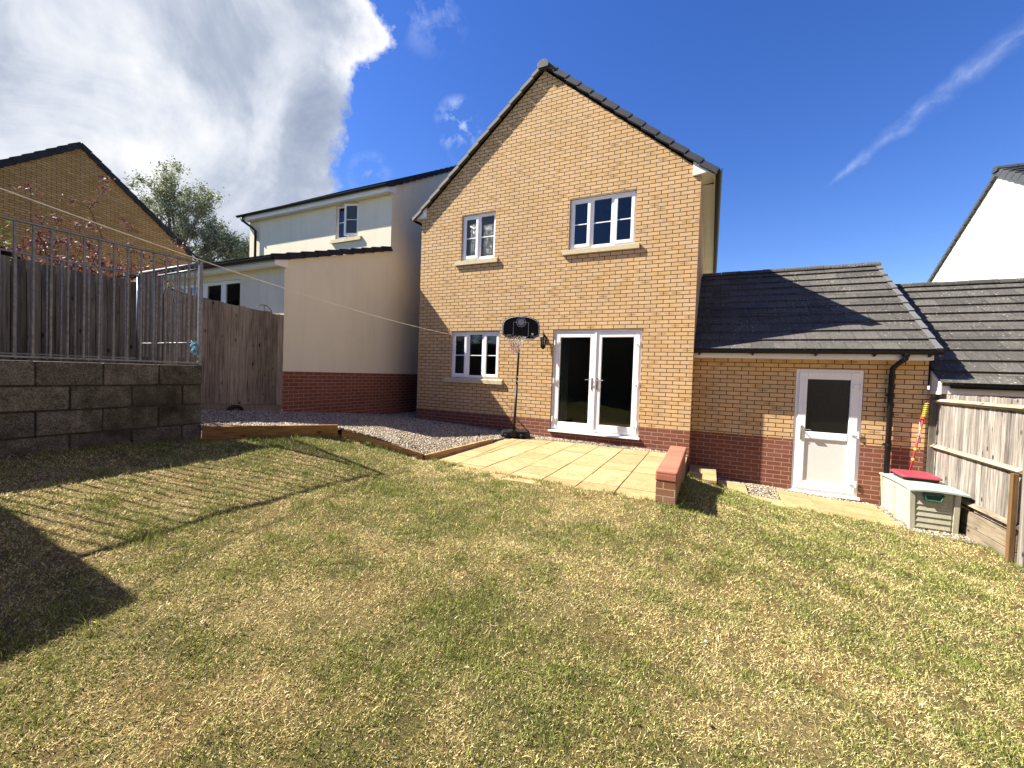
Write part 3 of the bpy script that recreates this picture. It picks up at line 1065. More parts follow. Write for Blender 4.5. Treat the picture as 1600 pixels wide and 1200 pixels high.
s2 = stones('wall_gravel', GR2, HP, 3600, .008, .017, 'narrow strip of gravel along the foot of the garage wall')
s3 = stones('pit_gravel', [(7.12, -.52), (7.55, -.52), (7.55, .24), (7.12, .24)], lambda x, y: HP(x, y) + .012 - .055 * np.clip((-.1 - y) / .4, 0, 1), 3600, .008, .017, 'square patch of gravel set into the path')
s4 = stones('corner_gravel', [(8.92, -1.0), (9.57, -1.0), (9.57, .5), (8.92, .5)], lambda x, y: -.995 + 0 * x, 3200, .008, .017, 'gravel under the storage box')
b = MB(); b.box(8.93, 9.58, -1.02, .5, -1.3, -1.0); b.box(6.65, 8.93, .2, .39, -1.3, -.99)
b.box(7.11, 7.56, -.53, .22, -1.2, -.93)
tag(b.build('gravel_base', m_gravbed), kind='structure')

# timber edging -------------------------------------------------------------


def edging(p0, p1, h0, h1, m, label, th=.022):
    p0, p1 = Vector(p0), Vector(p1)
    d = (p1 - p0); dh = Vector((d.x, d.y, 0)).normalized()
    n = Vector((-dh.y, dh.x, 0)) * th
    mb = MB(); mb.cur = random.random()
    b4 = [p0 - Vector((0, 0, h0)) - n, p1 - Vector((0, 0, h1)) - n, p1 - Vector((0, 0, h1)) + n, p0 - Vector((0, 0, h0)) + n]
    t4 = [p0 - n, p1 - n, p1 + n, p0 + n]
    mb.hexa(b4, t4)
    o = mb.build('timber_edging', m, bevel=.003)
    return tag(o, label, 'edging', 'timber edging boards round the gravel')


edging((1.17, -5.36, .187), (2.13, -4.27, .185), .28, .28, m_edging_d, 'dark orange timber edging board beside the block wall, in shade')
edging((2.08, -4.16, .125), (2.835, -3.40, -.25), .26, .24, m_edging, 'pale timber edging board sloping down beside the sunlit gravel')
edging((2.835, -3.36, -.275), (2.835, -1.33, -.30), .2, .2, m_edging, 'timber edging board between the gravel and the patio slabs')
o = MB(); o.cur = .4
o.hexa([(8.98, -1.05, -1.08), (9.56, -.99, -1.09), (9.56, -.95, -1.09), (8.98, -1.01, -1.08)], [(8.98, -1.05, -.975), (9.56, -.99, -.985), (9.56, -.95, -.985), (8.98, -1.01, -.975)])
tag(o.build('timber_edging', m_fence_r, bevel=.003), 'old grey timber edging board lying in front of the storage box', 'edging', 'timber edging boards round the gravel')

# ------------------------------------------------------------------ roof helper


def roof_slope(mb, x0, x1, e, r, n, th=.028, dirn=None):
    """courses along x; e=(y,z) eave, r=(y,z) ridge"""
    ey, ez = e; ry, rz = r
    L = math.hypot(ry - ey, rz - ez)
    uy, uz = (ry - ey) / L, (rz - ez) / L
    ny, nz = -uz, uy
    if nz < 0:
        ny, nz = -ny, -nz
    g = L / n
    for i in range(n):
        mb.cur = random.random()
        a, b = i * g, (i + 1) * g
        jit = random.uniform(-.002, .002)
        t0, t1 = th + jit + .012, .008
        p = [(ey + uy * a, ez + uz * a), (ey + uy * b, ez + uz * b),
             (ey + uy * b + ny * t1, ez + uz * b + nz * t1), (ey + uy * a + ny * t0, ez + uz * a + nz * t0)]
        mb.prism([(x0, q[0], q[1]) for q in p], (x1 - x0, 0, 0))
    return mb


def rslope_y(mb, y0, y1, e, r, n, th=.028):
    """courses along y; e=(x,z) eave, r=(x,z) ridge"""
    ex, ez = e; rx, rz = r
    L = math.hypot(rx - ex, rz - ez)
    ux, uz = (rx - ex) / L, (rz - ez) / L
    nx, nz = -uz, ux
    if nz < 0:
        nx, nz = -nx, -nz
    g = L / n
    for i in range(n):
        mb.cur = random.random()
        a, b = i * g, (i + 1) * g
        t0, t1 = th + .012, .008
        p = [(ex + ux * a, ez + uz * a), (ex + ux * b, ez + uz * b),
             (ex + ux * b + nx * t1, ez + uz * b + nz * t1), (ex + ux * a + nx * t0, ez + uz * a + nz * t0)]
        mb.prism([(q[0], y0, q[1]) for q in p], (0, y1 - y0, 0))
    return mb


def verge_caps(mb, P0, P1, n, out, up, depth=.16, face=.13, lip=.03, slant=.09):
    """stepped caps from P0 (eave) to P1 (ridge); out = outward dir of the gable face, up = slope normal"""
    P0, P1, out, up = map(Vector, (P0, P1, out, up))
    d = (P1 - P0) / n
    for i in range(n):
        mb.cur = random.random()
        a = P0 + d * i; b = P0 + d * (i + 1) - d.normalized() * .006
        lift0, lift1 = .030, .006
        sec = []
        for q, lf in ((a, lift0), (b, lift1)):
            bot = q - up * face + out * slant * .9 + up * lf
            top = q + up * (lip + lf) + out * (slant * .25)
            inn = q + up * (lip + lf) - out * (depth - slant)
            inb = q - up * face - out * .0 + up * lf
            sec.append([bot, top, inn, inb])
        vs = sec[0] + sec[1]
        mb._add(vs, [(0, 3, 2, 1), (4, 5, 6, 7), (0, 1, 5, 4), (1, 2, 6, 5), (2, 3, 7, 6), (3, 0, 4, 7)])
    return mb


def gutter(mb, p0, p1, r=.055):
    p0, p1 = Vector(p0), Vector(p1)
    d = (p1 - p0).normalized()
    up = Vector((0, 0, 1)); side = d.cross(up)
    ring = []
    for k in range(9):
        an = math.pi + math.pi * k / 8
        ring.append((math.cos(an) * r, math.sin(an) * r))
    inner = [(c * .9, s_ * .9) for c, s_ in ring[::-1]]
    prof = ring + inner
    pts = [p0 + side * c + up * s_ for c, s_ in prof]
    mb.prism([tuple(p) for p in pts], tuple(p1 - p0))
    return mb


# ------------------------------------------------------------------ windows


def window(parent, x0, x1, z0, z1, yf, lights, glass=None, rec=.055, obsc=False, handles=()):
    """frame mesh is the part; sashes, panes are sub-parts. lights: (fx0, fx1, kind)"""
    fr = MB()
    y0, y1 = yf + rec, yf + rec + .07
    fr.ring(x0 + .004, x1 - .004, z0 + .002, z1 - .004, .048, y0, y1)
    w = x1 - x0
    for i in range(len(lights) - 1):
        mx = x0 + w * lights[i][1]
        fr.box(mx - .032, mx + .032, y0 + .002, y1, z0 + .05, z1 - .052)
    f = fr.build('window', m_upvc, parent, bevel=.004)
    for i, (a, b_, kind) in enumerate(lights):
        lx0 = x0 + w * a + (.052 if i == 0 else .032)
        lx1 = x0 + w * b_ - (.052 if i == len(lights) - 1 else .032)
        lz0, lz1 = z0 + .05, z1 - .052
        if kind == 'sash':
            s_ = MB()
            s_.ring(lx0 - .014, lx1 + .014, lz0 - .014, lz1 + .014, .062, y0 - .016, y0 + .04)
            s_.build('sash', m_upvc, f, bevel=.006)
            px0, px1, pz0, pz1 = lx0 + .048, lx1 - .048, lz0 + .048, lz1 - .048
            yb = y0 + .005
        else:
            s_ = MB()
            s_.ring(lx0, lx1, lz0, lz1, .014, y0 + .008, y0 + .03)
            s_.build('glazing_bead', m_upvc, f)
            px0, px1, pz0, pz1 = lx0 + .014, lx1 - .014, lz0 + .014, lz1 - .014
            yb = y0 + .022
        g = MB()
        g.box(px0, px1, yb + .006, yb + .012, pz0, pz1)
        g.build('pane', m_obsc if obsc else m_glass, f)
        bar = MB()
        zc = pz0 + (pz1 - pz0) * .49
        bar.box(px0, px1, yb - .001, yb + .004, zc - .010, zc + .010)
        bar.build('glazing_bar', m_upvc, f)
    for hx, hz in handles:
        h = MB()
        h.box(hx - .009, hx + .009, y0 + .045, y0 + .065, hz - .06, hz + .06)
        h.build('handle', m_upvc, f)
    return f


def sill(parent, x0, x1, z0, z1, yf, proj_=.05):
    s_ = MB()
    mid = (x0 + x1) / 2
    for a, b_ in ((x0, mid - .0015), (mid + .0015, x1)):
        s_.cur = random.random()
        s_.prism([(a, yf - proj_, z0), (a, yf - proj_, z1 - .022), (a, yf + .05, z1), (a, yf + .05, z0)], (b_ - a, 0, 0))
    return s_.build('sill', m_sill, parent, bevel=.003)


# ------------------------------------------------------------------ main brick house
HW = 6.1775
house = thing('brick_house', 'tall yellow brick house with a steep gable, red brick plinth and white windows', 'house', (3.09, 4, -.6))
holes = [(.945, 2.235, .69, 1.87), (1.15, 2.03, 3.39, 4.54), (3.745, 5.07, 3.395, 4.53), (3.485, 5.28, -.24, 1.87)]
EZ = 4.68
AX, AZ = 3.09, 7.28
wb = MB()
wb.panel(0, HW, 0, EZ, holes, 0, .10)
wb.prism([(0, 0, EZ), (HW, 0, EZ), (AX, 0, AZ)], (0, .1, 0))
wb.box(HW - .1, HW, .1, 9, 0, EZ)
wb.box(0, .1, .1, 9, 0, EZ)
wb.box(.1, HW - .1, 8.9, 9, 0, EZ)
wb.prism([(0, 8.9, EZ), (HW, 8.9, EZ), (AX, 8.9, AZ)], (0, .1, 0))
wb.build('wall', m_ybrick, house)
pb = MB()
pb.panel(0, HW, -1.1, 0, [(3.485, 5.28, -.24, .0)], 0, .10)
pb.box(HW - .1, HW, .1, 9, -1.1, 0); pb.box(0, .1, .1, 9, -1.1, 0)
pb.build('plinth', m_rbrick, house)
# roof: slopes fall to -x and +x
SL = (AZ - EZ) / AX
rb = MB()
def rz(x): return AZ + .15 - abs(x - AX) * SL
rslope_y(rb, .02, 9.2, (-.24, rz(-.24)), (AX, rz(AX)), 15)
rslope_y(rb, .02, 9.2, (6.42, rz(6.42)), (AX, rz(AX)), 15)
rb.prism([(-.1, .102, rz(-.1) - .09), (AX, .102, rz(AX) - .09), (6.28, .102, rz(6.28) - .09), (6.28, .102, rz(6.28) - .004), (AX, .102, rz(AX) - .004), (-.1, .102, rz(-.1) - .004)], (0, 8.8, 0))
roof = rb.build('roof', m_tile, house)
vc = MB()
un = 1 / math.hypot(1, SL)
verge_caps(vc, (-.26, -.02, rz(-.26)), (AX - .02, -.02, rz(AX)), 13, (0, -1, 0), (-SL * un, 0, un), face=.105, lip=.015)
vc.build('verge', plain('verge_sunlit', (0.075, 0.073, 0.070), 0.8, 0, 8, 0.15, spec=0.1), roof, bevel=.004)  # left slope caps paler: their sunlit look is put into the colour
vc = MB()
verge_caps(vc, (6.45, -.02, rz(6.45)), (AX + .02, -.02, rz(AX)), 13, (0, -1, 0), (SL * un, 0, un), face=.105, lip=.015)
vc.build('verge', m_verge_d, roof, bevel=.004)  # right slope caps darker: their shaded look is put into the colour
rt = MB()
for k in range(21):
    y0 = -.13 + k * .45
    rt.prism([(AX + math.cos(t) * .125, y0, rz(AX) - .10 + math.sin(t) * .115 + (.004 if k % 2 else 0)) for t in np.linspace(-.5, math.pi + .5, 9)], (0, .44, 0))
rt.build('ridge_tile', m_verge_d, roof, bevel=.004)
# white boxed ends
eb = MB()
eb.prism([(6.04, -.035, 4.585), (6.40, -.035, 4.625), (6.40, -.035, 4.665), (6.04, -.035, 4.945)], (0, .5, 0))
eb.build('eave_box', m_soffit, house, bevel=.003)
eb = MB()
eb.prism([(.14, -.035, 4.60), (.14, -.035, 4.86), (-.20, -.035, 4.66), (-.20, -.035, 4.61)], (0, .5, 0))
eb.build('eave_box', m_soffit, house, bevel=.003)
so = MB()
so.box(HW, 6.385, .465, 9.2, 4.58, 4.60); so.box(6.386, 6.402, -.02, 9.2, 4.565, 4.63)
so.build('soffit', m_soffit, house)
gb = MB()
gutter(gb, (6.46, -.06, 4.635), (6.46, 9.2, 4.635))
gb.build('gutter', m_gutter, house)
gb = MB()
gutter(gb, (-.27, -.06, 4.635), (-.27, 9.2, 4.635), .05)
gb.build('gutter', m_gutter, house)

wn = window(house, .945, 2.235, .80, 1.862, 0, [(0, .335, 'sash'), (.335, .665, 'fixed'), (.665, 1, 'sash')], handles=[(1.86, 1.3)])
sill(wn, .785, 2.345, .68, .795, 0)
wn = window(house, 1.15, 2.03, 3.505, 4.532, 0, [(0, .5, 'sash'), (.5, 1, 'fixed')], obsc=True)
sill(wn, 1.015, 2.125, 3.385, 3.50, 0)
wn = window(house, 3.745, 5.07, 3.505, 4.522, 0, [(0, .335, 'sash'), (.335, .665, 'fixed'), (.665, 1, 'sash')])
sill(wn, 3.625, 5.16, 3.388, 3.50, 0)
# lintel edges: thin pale steel lips above openings
for a, b_, z in ((.945, 2.235, 1.862), (1.15, 2.03, 4.532), (3.745, 5.07, 4.522), (3.485, 5.28, 1.862)):
    l = MB(); l.box(a, b_, .012, .05, z, z + .007)
    l.build('lintel', m_soffit, house)

# french doors
pd = MB()
dx0, dx1, dz0, dz1 = 3.489, 5.276, -.20, 1.858
pd.ring(dx0, dx1, dz0, dz1, .055, .05, .125, wb=.05)
patio_door = pd.build('patio_door', m_upvc, house, bevel=.004)
th = MB()
th.prism([(dx0 - .03, -.045, -.245), (dx0 - .03, -.045, -.218), (dx0 - .03, .05, -.202), (dx0 - .03, .05, -.245)], (dx1 - dx0 + .06, 0, 0))
th.build('threshold', m_upvc, patio_door, bevel=.003)
mid = (dx0 + dx1) / 2 + .005
for side, (a, b_) in enumerate(((dx0 + .045, mid - .004), (mid + .012, dx1 - .045))):
    lf = MB()
    yo = .028 if side == 0 else .034
    lf.ring(a, b_, dz0 + .045, dz1 - .045, .108, yo, yo + .07, wb=.125, wt_=.10)
    lf.build('door_leaf', m_upvc, patio_door, bevel=.009)
    g = MB()
    g.box(a + .108, b_ - .108, yo + .03, yo + .036, dz0 + .17, dz1 - .145)
    g.build('pane', m_glass, patio_door)
    hx = dx0 + .04 if side == 0 else dx1 - .04
    for hz in (1.60, .82, .02):
        h = MB()
        h.tube([(hx, yo - .02, hz - .055), (hx, yo - .02, hz + .055)], .014, 8)
        h.box(hx - .012 if side else hx, hx if side else hx + .075, yo - .014, yo + .003, hz - .028, hz + .028)
        if side: h.box(hx - .075, hx - .012, yo - .014, yo + .003, hz - .028, hz + .028)
        h.build('hinge', m_upvc, patio_door, bevel=.003)
    kx = mid - .05 if side == 0 else mid + .055
    h = MB()
    h.box(kx - .015, kx + .015, yo - .012, yo, .66, .90)
    h.tube([(kx, yo - .01, .86), (kx, yo - .055, .86), (kx + (-.13 if side == 0 else .13), yo - .055, .862)], .009, 8)
    h.tube([(kx, yo - .02, .74), (kx, yo - .008, .74)], .012, 8)
    h.build('handle', m_chrome, patio_door, bevel=.002)
ast = MB(); ast.box(mid - .012, mid + .016, .016, .05, dz0 + .05, dz1 - .05)
ast.build('meeting_stile', m_upvc, patio_door, bevel=.003)

# interiors
ib = MB()
for (a, b_, z0, z1) in ((.12, 2.95, -.25, 2.15), (3.05, 6.05, -.25, 2.15), (.12, 2.6, 2.5, 4.66), (2.7, 6.05, 2.5, 4.66)):
    y0, y1 = .13, 4.2
    ib.poly([(a, y0, z0), (b_, y0, z0), (b_, y1, z0), (a, y1, z0)])
    ib.poly([(a, y0, z1), (a, y1, z1), (b_, y1, z1), (b_, y0, z1)])
    ib.poly([(a, y0, z0), (a, y1, z0), (a, y1, z1), (a, y0, z1)])
    ib.poly([(b_, y0, z0), (b_, y0, z1), (b_, y1, z1), (b_, y1, z0)])
    ib.poly([(a, y1, z0), (b_, y1, z0), (b_, y1, z1), (a, y1, z1)])
ib.build('interior', m_ceil, house)


def curtain(x0, x1, z0, z1, y, label, folds=7):
    n = folds * 8
    V, F_ = [], []
    for i in range(n + 1):
        t = i / n
        x = x0 + (x1 - x0) * t
        yy = y + .035 * math.sin(t * folds * 2 * math.pi) + .01 * math.sin(t * 23)
        for z, sp in ((z0, 1.0), ((z0 + z1) / 2, .96), (z1, .9)):
            V.append((x0 + (x - x0) * sp, yy, z))
    mb = MB()
    mb.v = V
    for i in range(n):
        for k in range(2):
            a = i * 3 + k
            mb.f.append((a, a + 3, a + 4, a + 1)); mb.r.append(.5)
    o = mb.build('curtain', m_curtain, smooth=True)
    sd = o.modifiers.new('thick', 'SOLIDIFY'); sd.thickness = .004
    return tag(o, label, 'curtain')


curtain(.97, 1.36, .3, 1.95, .24, 'pale curtain behind the left light of the lower window')
curtain(3.5, 3.78, -.22, 1.95, .26, 'curtain hanging at the left edge inside the patio doors', 5)
cl = MB()
cx_, cy_ = 4.42, .95
cl.tube([(cx_, cy_, 4.655), (cx_, cy_, 4.63), (cx_, cy_, 4.60), (cx_, cy_, 4.585)], [.14, .16, .14, .06], 24)
tag(cl.build('ceiling_lamp', m_lampw, smooth=True), 'round white ceiling lamp seen through the upper right window', 'lamp')

# wall lantern
lx, lz = 3.31, 1.63
lan = thing('wall_lantern', 'black metal wall lantern on the brick beside the patio doors', 'lantern', (lx, 0, lz))
m_ = MB()
m_.box(lx - .035, lx + .035, -.02, 0, lz - .02, lz + .1)
m_.tube([(lx, -.02, lz + .05), (lx, -.06, lz + .07), (lx, -.10, lz + .10)], .010, 8)
m_.build('bracket', m_black, lan)
m_ = MB()
m_.tube([(lx, -.105, lz + .075), (lx, -.105, lz + .11), (lx, -.105, lz + .15), (lx, -.105, lz + .19)], [.084, .062, .022, .008], 6)
m_.build('cap', m_board, lan)
m_ = MB()
for k in range(6):
    a = math.pi / 3 * k
    m_.tube([(lx + .062 * math.cos(a), -.105 + .062 * math.sin(a), lz + .075), (lx + .045 * math.cos(a), -.105 + .045 * math.sin(a), lz - .10)], .009, 5)
m_.tube([(lx, -.105, lz - .09), (lx, -.105, lz - .14), (lx, -.105, lz - .17)], [.062, .052, .014], 6)
m_.build('cage', m_board, lan)
m_ = MB()
m_.tube([(lx, -.105, lz + .074), (lx, -.105, lz - .098)], [.056, .040], 6)
m_.build('glass', plain('lantern_glass', (0.22, 0.21, 0.17), 0.15), lan)

# ------------------------------------------------------------------ garage
GY = .39
gar = thing('garage', 'yellow brick garage with a grey tiled roof and white side door', 'garage', (7.9, 3, -1.2))
gd = (7.80, 8.725, -.94, 1.185)
w = MB(); w.panel(6.1775, 9.5, -.03, 1.42, [gd], GY, .1)
w.prism([(9.4, GY + .1, -.03), (9.5, GY + .1, -.03), (9.5, GY + .1, 1.42), (9.4, GY + .1, 1.42)], (0, 5.4, 0))
w.prism([(9.4, GY + .1, 1.42), (9.4, 5.89, 1.42), (9.4, 3.1, 3.3)], (.1, 0, 0))
w.build('wall', m_ybrick, gar)
w = MB(); w.panel(6.1775, 9.5, -1.3, -.03, [gd], GY, .1)
w.box(9.4, 9.5, GY + .1, 5.89, -1.3, -.03)
w.build('plinth', m_rbrick, gar)
r_ = MB()
roof_slope(r_, 6.185, 9.50, (.115, 1.475), (2.96, 3.455), 11, th=.030)
roof_slope(r_, 6.185, 9.50, (5.8, 1.475), (2.96, 3.455), 11, th=.030)
groof = r_.build('roof', m_tile_g, gar)
v_ = MB()
gu = Vector((0, 2.845, 1.98)).normalized(); gn = Vector((0, -gu.z, gu.y))
for side, (e_, sgn) in enumerate((((9.53, .10, 1.475), 1),)):
    verge_caps(v_, Vector(e_), Vector((9.53, 2.96, 3.455)), 11, (1, 0, 0), gn, depth=.10, face=.13, lip=.026, slant=.03)
v_.build('verge', plain('verge_mid_grey', (0.12, 0.12, 0.125), 0.55, 0, 6, 0.15), groof, bevel=.003)
t_ = MB()
xx = 6.19
k = 0
while xx < 9.5:
    x2 = min(xx + .42, 9.55)
    t_.cur = random.random()
    t_.prism([(xx + .004, 2.96 + math.cos(t) * .13, 3.43 + math.sin(t) * .085 + (.006 if k % 2 else 0)) for t in np.linspace(-.1, math.pi + .1, 9)], (x2 - xx - .008, 0, 0))
    xx = x2; k += 1
t_.build('ridge_tile', m_tile_g, groof, bevel=.003)
fl = MB(); fl.box(6.185, 6.33, .05, .06, 1.5, 1.5001)
f_ = MB(); f_.box(6.185, 9.47, .155, .175, 1.345, 1.46); f_.box(6.185, 9.47, .175, GY, 1.345, 1.36)
f_.build('fascia', m_soffit, gar)
g_ = MB(); gutter(g_, (6.19, .10, 1.475), (9.545, .10, 1.475), .052)
gut = g_.build('gutter', m_gutter, gar)
for bx in (6.26, 7.10, 8.0, 8.75, 9.4):
    b = MB(); b.prism([(bx, .155, 1.39), (bx, .155, 1.46), (bx, .05, 1.46), (bx, .06, 1.42)], (.03, 0, 0))
    b.build('bracket', m_gutter, gut)
d_ = MB()
d_.tube([(9.13, .10, 1.44), (9.13, .10, 1.36), (9.09, .2, 1.30), (9.05, .31, 1.22), (9.05, .33, 1.12), (9.05, .33, -.97)], .036, 12)
d_.tube([(9.13, .10, 1.46), (9.13, .10, 1.39)], .046, 12)
dp = d_.build('downpipe', m_gutter, gar, smooth=True)
for zz in (.78, .0):
    b = MB(); b.box(9.0, 9.10, .355, .388, zz, zz + .025); b.tube([(9.05, .33, zz - .01), (9.05, .33, zz + .035)], .040, 12)
    b.build('pipe_clip', m_gutter, dp)
# door
pd = MB()
pd.ring(gd[0] + .004, gd[1] - .004, gd[2] + .045, gd[3] - .004, .058, GY + .012, GY + .08, wb=.03)
gdoor = pd.build('door', m_upvc_door, gar, bevel=.004)
a, b_ = gd[0] + .052, gd[1] - .052
yo = GY - .008
zb, zt_ = gd[2] + .08, gd[3] - .052
lf = MB()
lf.ring(a, b_, zb, zt_, .118, yo, yo + .07, wb=.14, wt_=.12)
zm = .06
lf.box(a + .118, b_ - .118, yo, yo + .07, zm - .06, zm + .06)
lf.build('door_leaf', m_upvc_door, gdoor, bevel=.009)
g = MB(); g.box(a + .118, b_ - .118, yo + .028, yo + .036, zm + .06, zt_ - .12)
g.build('pane', m_obsc2, gdoor)
g = MB(); g.box(a + .118, b_ - .118, yo + .022, yo + .05, zb + .14, zm - .06)
g.build('panel', plain('door_panel_grey', (0.62, 0.60, 0.56), 0.45, 0, 40, 0.06), gdoor)
th = MB(); th.prism([(gd[0] - .02, GY - .05, gd[2]), (gd[0] - .02, GY - .05, gd[2] + .025), (gd[0] - .02, GY + .02, gd[2] + .045), (gd[0] - .02, GY + .02, gd[2])], (gd[1] - gd[0] + .04, 0, 0))
th.build('threshold', m_upvc_door, gdoor, bevel=.003)
for hz in (.92, .13, -.68):
    h = MB()
    h.tube([(b_ + .012, yo - .016, hz - .06), (b_ + .012, yo - .016, hz + .045)], .013, 8)
    h.box(b_ - .085, b_, yo - .016, yo - .001, hz - .022, hz + .022)
    h.build('hinge', m_upvc_door, gdoor, bevel=.004)
kx = a + .06
h = MB()
h.box(kx - .016, kx + .016, yo - .012, yo, -.02, .22)
h.tube([(kx, yo - .01, .16), (kx, yo - .055, .16), (kx + .125, yo - .055, .158)], .0095, 8)
h.tube([(kx, yo - .022, .05), (kx, yo - .008, .05)], .013, 8)
h.build('handle', m_chrome, gdoor, bevel=.002)
ib = MB(); ib.box(6.2, 9.39, .60, 5.8, -1.0, 1.40)
ib.build('interior', m_ceil, gar)

# second garage to the right
g2 = thing('garage', 'lower garage at the right edge with a lichen spotted tiled roof', 'garage', (13, 3, -1.4))
r_ = MB()
roof_slope(r_, 9.56, 17.0, (.115, .985), (2.96, 2.985), 11, th=.030)
roof_slope(r_, 9.56, 17.0, (5.8, .985), (2.96, 2.985), 11, th=.030)
g2r = r_.build('roof', m_tile_g, g2)
t_ = MB(); xx = 9.62; k = 0
while xx < 16.9:
    x2 = xx + .42
    t_.cur = random.random()
    t_.prism([(xx + .004, 2.96 + math.cos(t) * .13, 2.96 + math.sin(t) * .085 + (.006 if k % 2 else 0)) for t in np.linspace(-.1, math.pi + .1, 9)], (x2 - xx - .008, 0, 0))
    xx = x2; k += 1
t_.build('ridge_tile', m_tile_g, g2r, bevel=.003)
w = MB(); w.box(9.512, 16.9, .42, 5.6, -1.4, .9); w.build('wall', m_ybrick, g2)
f_ = MB(); f_.box(9.57, 17, .155, .175, .85, .97); f_.box(9.57, 17, .175, .42, .85, .865)
f_.build('fascia', m_soffit, g2)
e_ = MB(); e_.prism([(9.545, .13, .84), (9.545, .13, 1.0), (9.545, .45, 1.20), (9.545, .45, .84)], (.02, 0, 0)); e_.build('eave_box', m_soffit, g2)
g_ = MB(); gutter(g_, (9.66, .10, .985), (17, .10, .985), .052); g_.build('gutter', m_gutter, g2)

# far white house, right
fx = 14.0
fw = thing('white_house', 'sunlit white rendered gable of a house beyond the garages', 'house', (18, 9.4, -1.4))
ay, az_ = 9.38, 7.45
w = MB()
w.prism([(fx, ay - 4.6, -1.4), (fx, ay + 4.6, -1.4), (fx, ay + 4.6, az_ - 4.6 * .6), (fx, ay, az_), (fx, ay - 4.6, az_ - 4.6 * .6)], (9, 0, 0))
w.build('wall', mat('white_render', lambda N: setc(N, N.ramp(N.noise(N.uv.outputs['Object'], 1.2, 5, .6), [(.3, (.74, .71, .62)), (.7, (.80, .78, .70))]), .95)), fw)
r_ = MB()
for sg in (-1, 1):
    roof_slope(r_, fx - .02, fx + 9.2, (ay + sg * 5.0, az_ + .08 - 5.0 * .6), (ay, az_ + .08), 18, th=.035)
fr_ = r_.build('roof', m_tile, fw)
v_ = MB()
for sg in (-1, 1):
    u2 = 1 / math.hypot(1, .6)
    verge_caps(v_, (fx - .02, ay + sg * 5.0, az_ + .09 - 3.0), (fx - .02, ay, az_ + .09), 18, (-1, 0, 0), (0, sg * .6 * u2, u2), depth=.16, face=.16, lip=.03, slant=.07)
v_.build('verge', m_verge_d, fr_)
t_ = MB()
for k in range(20):
    t_.prism([(fx - .1 + k * .45, ay + math.cos(t) * .14, az_ + .08 + math.sin(t) * .12) for t in np.linspace(-.4, math.pi + .4, 9)], (.44, 0, 0))
t_.build('ridge_tile', m_verge_d, fr_)
c_ = MB()
c_.tube([(fx - .02, 8.6, 3.75), (fx - .02, 6.5, 4.15), (fx - .02, 5.0, 4.42)], .018, 6)
c_.build('cable', m_black, fw)

# ------------------------------------------------------------------ neighbour house (white/cream)
NX = -1.0
nb = thing('rendered_house', 'cream rendered neighbouring house with a single storey rear extension and red brick plinth', 'house', (-4, 2, -.4))
PZ = .82
w = MB()
hm = [(-2.99, -2.15, 4.40, 5.36)]
w.panel(-6.75, NX, PZ, 5.50, hm, .04, .12)
w.box(NX - .12, NX, .16, 8.1, PZ, 5.50)
w.prism([(NX - .12, .04, 5.50), (NX - .12, 8.1, 5.50), (NX - .12, 8.1, 5.60), (NX - .12, 4.07, 8.02), (NX - .12, .04, 5.60)], (.12, 0, 0))
w.box(-6.75, -6.63, .16, 8.1, PZ, 5.60)
w.box(-6.63, NX - .12, 7.98, 8.1, PZ, 5.60)
# extension
EX0 = -6.75
he = [(-5.15, -2.38, .95, 2.70)]
w.panel(EX0, NX, PZ, 2.86, he, -2.84, .12)
w.prism([(NX - .12, -2.72, PZ), (NX - .12, .04, PZ), (NX - .12, .04, 3.95), (NX - .12, -2.72, 3.01)], (.12, 0, 0))
w.prism([(NX - .12, -2.84, 2.86), (NX - .12, -2.72, 2.86), (NX - .12, -2.72, 3.01), (NX - .12, -2.84, 2.96)], (.12, 0, 0))
w.box(EX0, EX0 + .12, -2.72, .04, PZ, 2.86)
w.build('wall', m_render, nb)
p_ = MB(); p_.box(NX - .13, NX - .006, -2.83, 8.09, -1, PZ); p_.box(EX0, NX - .13, -2.83, -2.7, -1, PZ)
p_.build('plinth', m_rbrick, nb)
r_ = MB()
roof_slope(r_, -6.95, NX + .05, (-.19, 5.50), (4.07, 8.07), 15)
roof_slope(r_, -6.95, NX + .05, (8.44, 5.45), (4.07, 8.07), 15)
nroof = r_.build('roof', m_tile_b, nb)
u3 = Vector((0, 4.37, 2.62)).normalized(); n3 = Vector((0, -u3.z, u3.y))
v_ = MB(); verge_caps(v_, (NX + .03, -.18, 5.52), (NX + .03, 4.07, 8.08), 17, (1, 0, 0), n3, depth=.1, face=.085, lip=.03, slant=.05)
v_.build('verge', m_tile_b, nroof)
r_ = MB()
roof_slope(r_, EX0 - .2, NX + .02, (-3.12, 2.955), (.035, 4.02), 10)
er = r_.build('extension_roof', m_tile_b, nb)
u4 = Vector((0, 3.155, 1.065)).normalized(); n4 = Vector((0, -u4.z, u4.y))
v_ = MB(); verge_caps(v_, (NX + .03, -3.10, 2.955), (NX + .03, .03, 4.015), 10, (1, 0, 0), n4, depth=.1, face=.085, lip=.03, slant=.05)
v_.build('verge', m_tile_b, er)
s_ = MB()
s_.box(-6.95, NX - .002, -.13, .04, 5.395, 5.41); s_.box(-6.95, NX - .002, -.15, -.13, 5.37, 5.515)
s_.build('soffit', m_soffit, nb)
s_ = MB(); s_.prism([(NX, -.15, 5.37), (NX, .15, 5.43), (NX, .15, 5.69), (NX, -.15, 5.53)], (.04, 0, 0)); s_.build('eave_box', m_soffit, nb)
s_ = MB()
s_.box(-6.95, NX - .002, -3.02, -2.84, 2.845, 2.858); s_.box(-6.95, NX - .002, -3.04, -3.02, 2.83, 2.925)
s_.build('soffit', m_soffit, nb)
s_ = MB(); s_.prism([(NX, -3.06, 2.815), (NX, -2.80, 2.815), (NX, -2.80, 3.0), (NX, -3.06, 2.92)], (.04, 0, 0)); s_.build('eave_box', m_soffit, nb)
